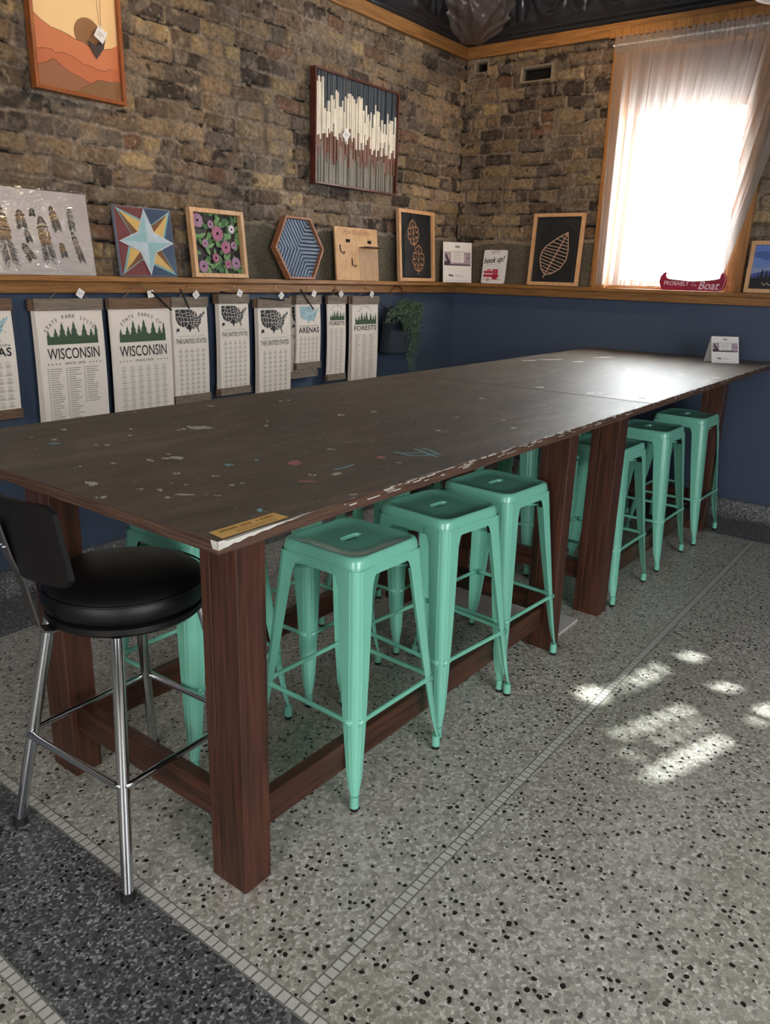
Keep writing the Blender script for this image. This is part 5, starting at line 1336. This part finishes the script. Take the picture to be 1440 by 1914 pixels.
def chart(label, x0, x1, ztop, zbot, kind, nail=None, stack=2, bar=True, wood_='greywood', depth=.05, hbar=.05, extra=None, tagrot=.5, strap=None, hoff=(0, 0)):
    W_ = x1-x0; t = thing('hanging_checklist', label, 'poster', (x0, -depth, zbot), (0, 0, 0), 'checklist posters hanging from the ledge')
    H_ = ztop-zbot
    m = MB()
    # slightly bowed sheets
    def sheet(y, dx, dz, dzb=0):
        vs = []; N = 10
        for i in range(N+1):
            v_ = i/N; yy = y-.006*math.sin(PI*v_)
            vs += [(dx*(1-v_*.4), yy, -dzb+(H_+dzb)*v_), (W_+dx*(1-v_*.4), yy, -dzb+(H_+dzb)*v_)]
        return vs, [(2*i, 2*i+1, 2*i+3, 2*i+2) for i in range(N)]
    m.add(*sheet(0, 0, 0)); m.build('sheet', M['paper'], t, smooth=True)
    if stack:
        m = MB()
        for k in range(1, stack+1): m.add(*sheet(.006*k, -.005*k, 0, .002*k))
        m.build('sheets_behind', M['paper'], t, smooth=True)
    m = MB(); m.box(-.004, W_+.004, -.009, -.0015, H_-.003, H_+hbar); m.build('top_bar', M[wood_], t, bevel=.001)
    if stack:
        m = MB(); m.box(-.004-.006*stack, W_-.004, .004, .005+.006*stack, H_-.003, H_+hbar*.96); m.build('top_bar', M['brownwood'], t, bevel=.001)
    if bar:
        m = MB(); m.box(-.004, W_+.004, -.009, -.0015, -.038, .004); m.build('bottom_bar', M[wood_], t, bevel=.001)
        if stack: m = MB(); m.box(-.004-.006*stack, W_-.004, .004, .005+.006*stack, -.042, .0); m.build('bottom_bar', M['brownwood'], t, bevel=.001)
    yp = lambda v_: -.0012-.006*math.sin(PI*min(1, max(0, v_/H_)))
    def P3(u, v_, d=0): return (u, yp(v_)-d, v_)
    dark, gr, gn = MB(), MB(), MB()
    def fl(mb, poly, d=0): mb.add([P3(u, v_, d) for u, v_ in poly], [tuple(range(len(poly)))])
    def trees(z0, z1, xa, xb):
        r = random.Random(8); fl(gn, [(xa, z0), (xb, z0), (xb, z0+(z1-z0)*.35), (xa, z0+(z1-z0)*.35)])
        for (c_, hg, wd) in ((.03, .62, .09), (.17, .72, .12), (.30, .97, .15), (.42, .80, .12), (.53, 1.0, .17), (.73, .9, .15), (.87, .68, .11), (.97, .85, .10)):
            cx = xa+(xb-xa)*c_; wd *= (xb-xa)*1.15; hb = z0+(z1-z0)*.12; ht = z0+(z1-z0)*hg
            pts = [(0, 1)]
            for q in range(3): s = (q+1)/3; pts += [(.5*s, 1-s*.82), (.5*s*.62, 1-s*.80)]
            pts += [(.5, 0)]
            full = [(cx+u*wd, hb+(ht-hb)*v_) for u, v_ in pts]+[(cx-u*wd, hb+(ht-hb)*v_) for u, v_ in reversed(pts[1:])]
            full = [(min(max(u, xa), xb), v_) for u, v_ in full]
            fl(gn, full, .0002)
    def arc_text(mb, s, size, cx, cz, R, span):
        for i, ch in enumerate(s):
            if ch == ' ': continue
            a = span*(i/(len(s)-1)-.5)
            mb.text(ch, size, lambda u, v_, d, a=a: P3(cx+math.sin(a)*R+u*math.cos(a)+v_*math.sin(a), cz+math.cos(a)*R-u*math.sin(a)+v_*math.cos(a)))
    def grid_rings(z0, z1, nx_, nz_, rr_, ringed=True):
        r = random.Random(int(x0*-100))
        for j in range(nz_):
            for i in range(nx_):
                cx = W_*(.09+.82*(i+.5)/nx_); cz = z1-(z1-z0)*(j+.5)/nz_
                if ringed: 
                    vs = []
                    for q in range(10):
                        a = 2*PI*q/10; vs += [P3(cx+math.cos(a)*rr_, cz+math.sin(a)*rr_), P3(cx+math.cos(a)*rr_*.72, cz+math.sin(a)*rr_*.72)]
                    gr.add(vs, [(2*q, 2*((q+1) % 10), 2*((q+1) % 10)+1, 2*q+1) for q in range(10)])
                for q in range(1 if ringed else 2):
                    w2 = rr_*r.uniform(1.1, 2.1); zz = cz-rr_*(1.45+.6*q); fl(gr, [(cx-w2, zz), (cx+w2, zz), (cx+w2, zz+rr_*.28), (cx-w2, zz+rr_*.28)])
    def lists(z0, z1, nc, n_, circ=False):
        r = random.Random(int(x0*-77))
        for c_ in range(nc):
            u0 = W_*(.10+.82*c_/nc)
            for j in range(n_ if not (c_ == nc-1 and circ) else int(n_*.62)):
                zz = z1-(z1-z0)*(j+.5)/n_; ln = W_*.8/nc*r.uniform(.45, .85); hh_ = (z1-z0)/n_
                fl(gr, [(u0+.008*(circ), zz-hh_*.18), (u0+ln, zz-hh_*.18), (u0+ln, zz+hh_*.16), (u0+.008*(circ), zz+hh_*.16)])
                if circ: fl(gr, [(u0-.003, zz-hh_*.3), (u0+.002, zz-hh_*.3), (u0+.002, zz+hh_*.3), (u0-.003, zz+hh_*.3)])
    cx = W_/2
    Z = lambda f_: H_*f_
    if kind in ('park1', 'park2'):
        zt_ = H_; a_, b_ = W_*.13, W_*.90
        arc_text(dark, 'STATE PARK SYSTEM' if kind == 'park1' else 'STATE PARKS OF', W_*.072, cx, zt_-W_*.56, W_*.45, 1.85 if kind == 'park1' else 1.5)
        trees(zt_-W_*.46, zt_-W_*.15, a_, b_)
        dark.text('WISCONSIN', W_*.19, lambda u, v_, d: P3(cx*1.02+u, zt_-W_*.655+v_*1.1), width=W_*.79, bold=.0006)
        dark.text('SINCE 1878', W_*.055, lambda u, v_, d: P3(cx*1.02+u, zt_-W_*.735+v_*.9), width=W_*.30)
        for k in range(4):
            for s in (-1, 1): q = cx*1.02+s*W_*(.23+.055*k); fl(dark, [(q-.004, zt_-W_*.72), (q, zt_-W_*.71), (q+.004, zt_-W_*.72), (q, zt_-W_*.73)])
        if kind == 'park1': lists(.0, zt_-W_*.77, 3, 28, True)
        else: grid_rings(0, zt_-W_*.78, 6, 9, W_*.028)
    elif kind == 'us':
        mp = usmap(W_*.08, H_-W_*.56-.008, W_*.85)
        fl(dark, [mp(*p) for p in US])
        ln_ = MB()
        for pl in SLN:
            q = [mp(*p) for p in pl]; ln_.line(q, W_*.0085, 0)
        ln_.v = [(u, yp(v_)-.0004, v_) for u, _, v_ in ln_.v]; ln_.build('state_borders', M['paper'], t)
        q = [mp(*p) for p in ((-124, 29.5), (-121, 30.5), (-118.5, 30), (-118.3, 27.5), (-120, 27), (-122, 27.6), (-123.6, 25.6), (-124.3, 27))]; fl(dark, q)
        zz = H_-W_*.66
        gr.line([(W_*.13+W_*.75*i/30, zz+.003*math.sin(i*2.3)) for i in range(31)], .0016, 0)
        for k in range(len(gr.v)): u, _, v_ = gr.v[k]; gr.v[k] = (u, yp(v_)-.0002, v_)
        dark.text('THE UNITED STATES', W_*.15, lambda u, v_, d: P3(cx+u, H_-W_*.82+v_), width=W_*.88, bold=.0002)
        grid_rings(.0 if not bar else .01, H_-W_*.90, 5, 10, W_*.030, False)
        grid_rings(.0 if not bar else .01, H_-W_*.90, 5, 10, W_*.026, True)
    elif kind == 'arenas':
        mp = usmap(W_*.13, H_-W_*.56-.003, W_*.80); lb = MB(); lb.add([P3(*mp(*p)) for p in US], [tuple(range(len(US)))]); lb.build('map', simple('pale_blue_map', (158, 188, 196), .7, noise=.15, nscale=60), t)
        r = random.Random(6); dt = MB()
        for k in range(40):
            u, v_ = mp(r.uniform(-122, -72), r.uniform(30, 47)); dt.add([P3(u-.002, v_-.002, .0004), P3(u+.002, v_-.002, .0004), P3(u+.002, v_+.002, .0004), P3(u-.002, v_+.002, .0004)], [(0, 1, 2, 3)])
        dt.build('map_dots', M['ink'], t)
        dark.text('ASSOCIATION' if extra else 'NATIONAL BASKETBALL ASSOCIATION', W_*.055, lambda u, v_, d: P3(cx+u, H_-W_*.63+v_), width=W_*.8)
        dark.text('ARENAS', W_*.2, lambda u, v_, d: P3(cx+u, H_-W_*.80+v_*1.05), width=W_*.84, bold=.0012, space=1.12)
        grid_rings(.01, H_-W_*.87, 5, 6, W_*.035, True); grid_rings(.01, H_-W_*.87, 5, 6, W_*.035, False)
    elif kind == 'forest':
        V_ = .18 if W_ < .22 else .228
        arc_text(dark, 'NATIONAL', V_*.085, cx, H_-V_*.49, V_*.38, 1.6)
        trees(H_-V_*.60, H_-V_*.22, W_*.12, W_*.92)
        dark.text('FORESTS', V_*.19, lambda u, v_, d: P3(cx+u, H_-V_*.77+v_), width=W_*.84, bold=.0006)
        lists(.0, H_-V_*.88, 3, 46)
    for mb, mt in ((dark, 'ink'), (gr, 'inkg'), (gn, 'green')):
        if mb.v: mb.build('printing', M[mt], t)
    if nail:
        np_ = at(nail[0], nail[1], 1, -.05); nx_, nz_ = np_.x-x0, np_.z-zbot; dy = depth-.046
        m = MB(); m.cyl((nx_, dy+.004, nz_), (nx_, dy-.012, nz_), .0028, n=8); m.cyl((nx_, dy-.012, nz_), (nx_, dy-.014, nz_), .0055, n=10); m.build('nail', M['brass'], t)
        m = MB()
        for u in (.22, .80): m.tube([(nx_, dy-.006, nz_), (W_*u, -.004, H_+hbar-.002)], .0014, 6)
        m.build('hanging_cord', M['cord'], t)
        tagcard(t, nx_*.45+W_*.80*.55, (nz_*.45+(H_+hbar)*.55)-.012, -.016, tagrot, .034)
    if strap:
        (ax_, az_), (bx_, bz_) = strap; a = at(ax_, az_, 1, -depth-.018); b_ = at(bx_, bz_, 1, -depth-.014)
        m = MB(); m.tube([(a.x-x0, -.018, a.z-zbot), (b_.x-x0, -.014, b_.z-zbot)], .0042, 6); m.build('black_strap', M['black'], t)
    return t
ZP = 1.322
chart('wide checklist with a pale blue map and the word arenas, cut by the left edge', -3.93, -3.685, ZP, .886, 'arenas', (-30, 530), 1, True, 'brownwood', extra=1, tagrot=.9)
chart('wide green pine-tree checklist headed state park system Wisconsin', -3.576, -3.236, ZP-.004, .770, 'park1', (123, 525), 3, True, 'greywood', tagrot=.6)
chart('wide green pine-tree checklist headed state parks of Wisconsin', -3.196, -2.838, ZP-.003, .770, 'park2', (258, 530), 1, True, 'brownwood', tagrot=1.4, strap=((283, 545), (321, 580)))
chart('narrow black map checklist of the United States, first from the left', -2.822, -2.588, ZP, .850, 'us', (350, 536), 2, True, 'greywood', strap=((337, 540), (354, 577)), tagrot=.9)
chart('narrow black map checklist of the United States, middle of the three', -2.504, -2.282, ZP+.015, .862, 'us', (435, 537), 3, True, 'greywood', tagrot=.5, strap=((412, 545), (432, 549)))
chart('narrow black map checklist of the United States, last before the arenas poster', -2.208, -1.938, ZP-.012, .780, 'us', (513, 537), 3, True, 'greywood', tagrot=.8, strap=((486, 557), (532, 561)))
# behind the arenas poster hangs a longer one
chart('longer checklist whose bottom bar shows below the arenas poster', -1.925, -1.672, ZP, .905, 'us', None, 0, True, 'greywood', depth=.031)
chart('short checklist with a pale blue map headed arenas beside the forest posters', -1.890, -1.668, ZP+.006, .962, 'arenas', (575, 537), 1, True, 'greywood', tagrot=.5, strap=((562, 541), (586, 578)), depth=.056)
chart('narrower green pine-tree checklist headed national forests', -1.590, -1.410, ZP+.004, .866, 'forest', (628, 538), 1, True, 'greywood', tagrot=.9, strap=((625, 541), (619, 552)))
chart('wider green pine-tree checklist headed national forests, last before the plant', -1.343, -1.058, ZP-.002, .765, 'forest', (685, 538), 3, True, 'greywood', tagrot=.6, strap=((712, 567), (720, 574)))

# ---------------------------------------------------------------- hanging plant in a black wire pot
pc = at(742, 540, 1, -.05)
t = thing('hanging_planter', 'trailing green plant in a dark wall planter hanging from the ledge', 'plant', (pc.x, -.046, pc.z))
def Q(px, py, y=-.10): p = at(px, py, 1, y); return Vector((p.x-pc.x, y+.046, p.z-pc.z))
m = MB(); m.tube([(.075*math.cos(a), -.006, .075*math.sin(a)-.055) for a in [PI*i/14 for i in range(15)]], .0042, 8); m.build('handle', simple('copper_ring', (112, 66, 44), .35, metal=.7), t, smooth=True)
m = MB(); m.cyl((0, 0, .018), (0, -.014, .018), .0035, n=8); m.build('nail', M['brass'], t)
m = MB()
a_, b_, c_, d_ = Q(720, 575, -.05), Q(762, 575, -.05), Q(745, 659, -.05), Q(710, 658, -.05)
a2_, b2_, c2_, d2_ = [v_+Vector((0, -.075, 0)) for v_ in (a_, b_, c_, d_)]
for p, q in ((a_, b_), (b_, c_), (c_, d_), (d_, a_), (a2_, b2_), (b2_, c2_), (c2_, d2_), (d2_, a2_), (a_, a2_), (b_, b2_), (c_, c2_), (d_, d2_)): m.tube([p, q], .0025, 6)
m.tube([(-.075, -.006, -.055), a_], .0015, 6); m.tube([(.075, -.006, -.055), b_], .0015, 6)
m.build('wire_frame', M['black'], t)
m = MB(); ins = lambda v_: v_+Vector((0, -.006, 0))
m.add([ins(a_), ins(b_), ins(c_), ins(d_)], [(0, 1, 2, 3)]); m.add([a_, a2_, d2_, d_], [(0, 1, 2, 3)]); m.add([d_, d2_, c2_, c_], [(0, 1, 2, 3)])
m.add([(a2_+d2_)/2, (b2_+c2_)/2, c2_, d2_], [(0, 1, 2, 3)]); m.build('pocket', simple('dark_pocket', (34, 40, 52), .5), t)
r = random.Random(12); lf = MB(); lf2 = MB(); stm = MB()
def leaf3(mb, p, d, L_, wd):
    d = d.normalized(); s = d.cross(Vector((r.uniform(-1, 1), r.uniform(-1, 1), r.uniform(-1, 1)))).normalized()*wd; n_ = d.cross(s).normalized()*wd*.5
    mb.add([p, p+d*L_*.45+s, p+d*L_, p+d*L_*.45-s], [(0, 1, 2), (0, 2, 3)])
starts = [Q(752, 568), Q(762, 566), Q(772, 566), Q(745, 578), Q(757, 575), Q(768, 574), Q(778, 572), Q(738, 584), Q(780, 578)]
for k in range(125):
    p = r.choice(starts)+Vector((r.uniform(-.03, .03), r.uniform(-.04, .03), r.uniform(-.02, .02)))
    q = r.random()
    if q < .48: end = Q(r.uniform(752, 782), r.uniform(605, 665), -.10+r.uniform(-.03, .03))
    elif q < .62: end = Q(r.uniform(762, 775), r.uniform(660, 702), -.09)
    elif q < .85: end = Q(r.uniform(720, 750), r.uniform(575, 605), -.13)
    else: end = Q(r.uniform(778, 797), r.uniform(572, 612), -.12)
    top_ = p+Vector(((end.x-p.x)*.5, -.015, .03)); n = max(7, int((end-p).length/.0125)); prev = None
    for i in range(n+1):
        u = i/n; pt = p*(1-u)**2+top_*2*u*(1-u)+end*u*u; pt += Vector((r.uniform(-.003, .003), r.uniform(-.004, .004), 0))
        if pt.y > -.004: pt.y = -.004
        if prev is not None: stm.tube([prev, pt], .0007, 4)
        for z_ in range(2): leaf3(lf if r.random() < .6 else lf2, pt, Vector((r.uniform(-1, 1), r.uniform(-1, .3), r.uniform(-1.3, .3))), r.uniform(.012, .024), r.uniform(.0026, .0044))
        prev = pt
o = lf.build('foliage', simple('sage_leaves', (98, 122, 96), .55), t); o['kind'] = 'stuff'
o = lf2.build('foliage', simple('deep_green_leaves', (62, 86, 66), .5), t); o['kind'] = 'stuff'
o = stm.build('stems', simple('plant_stems', (70, 80, 56), .6), t); o['kind'] = 'stuff'
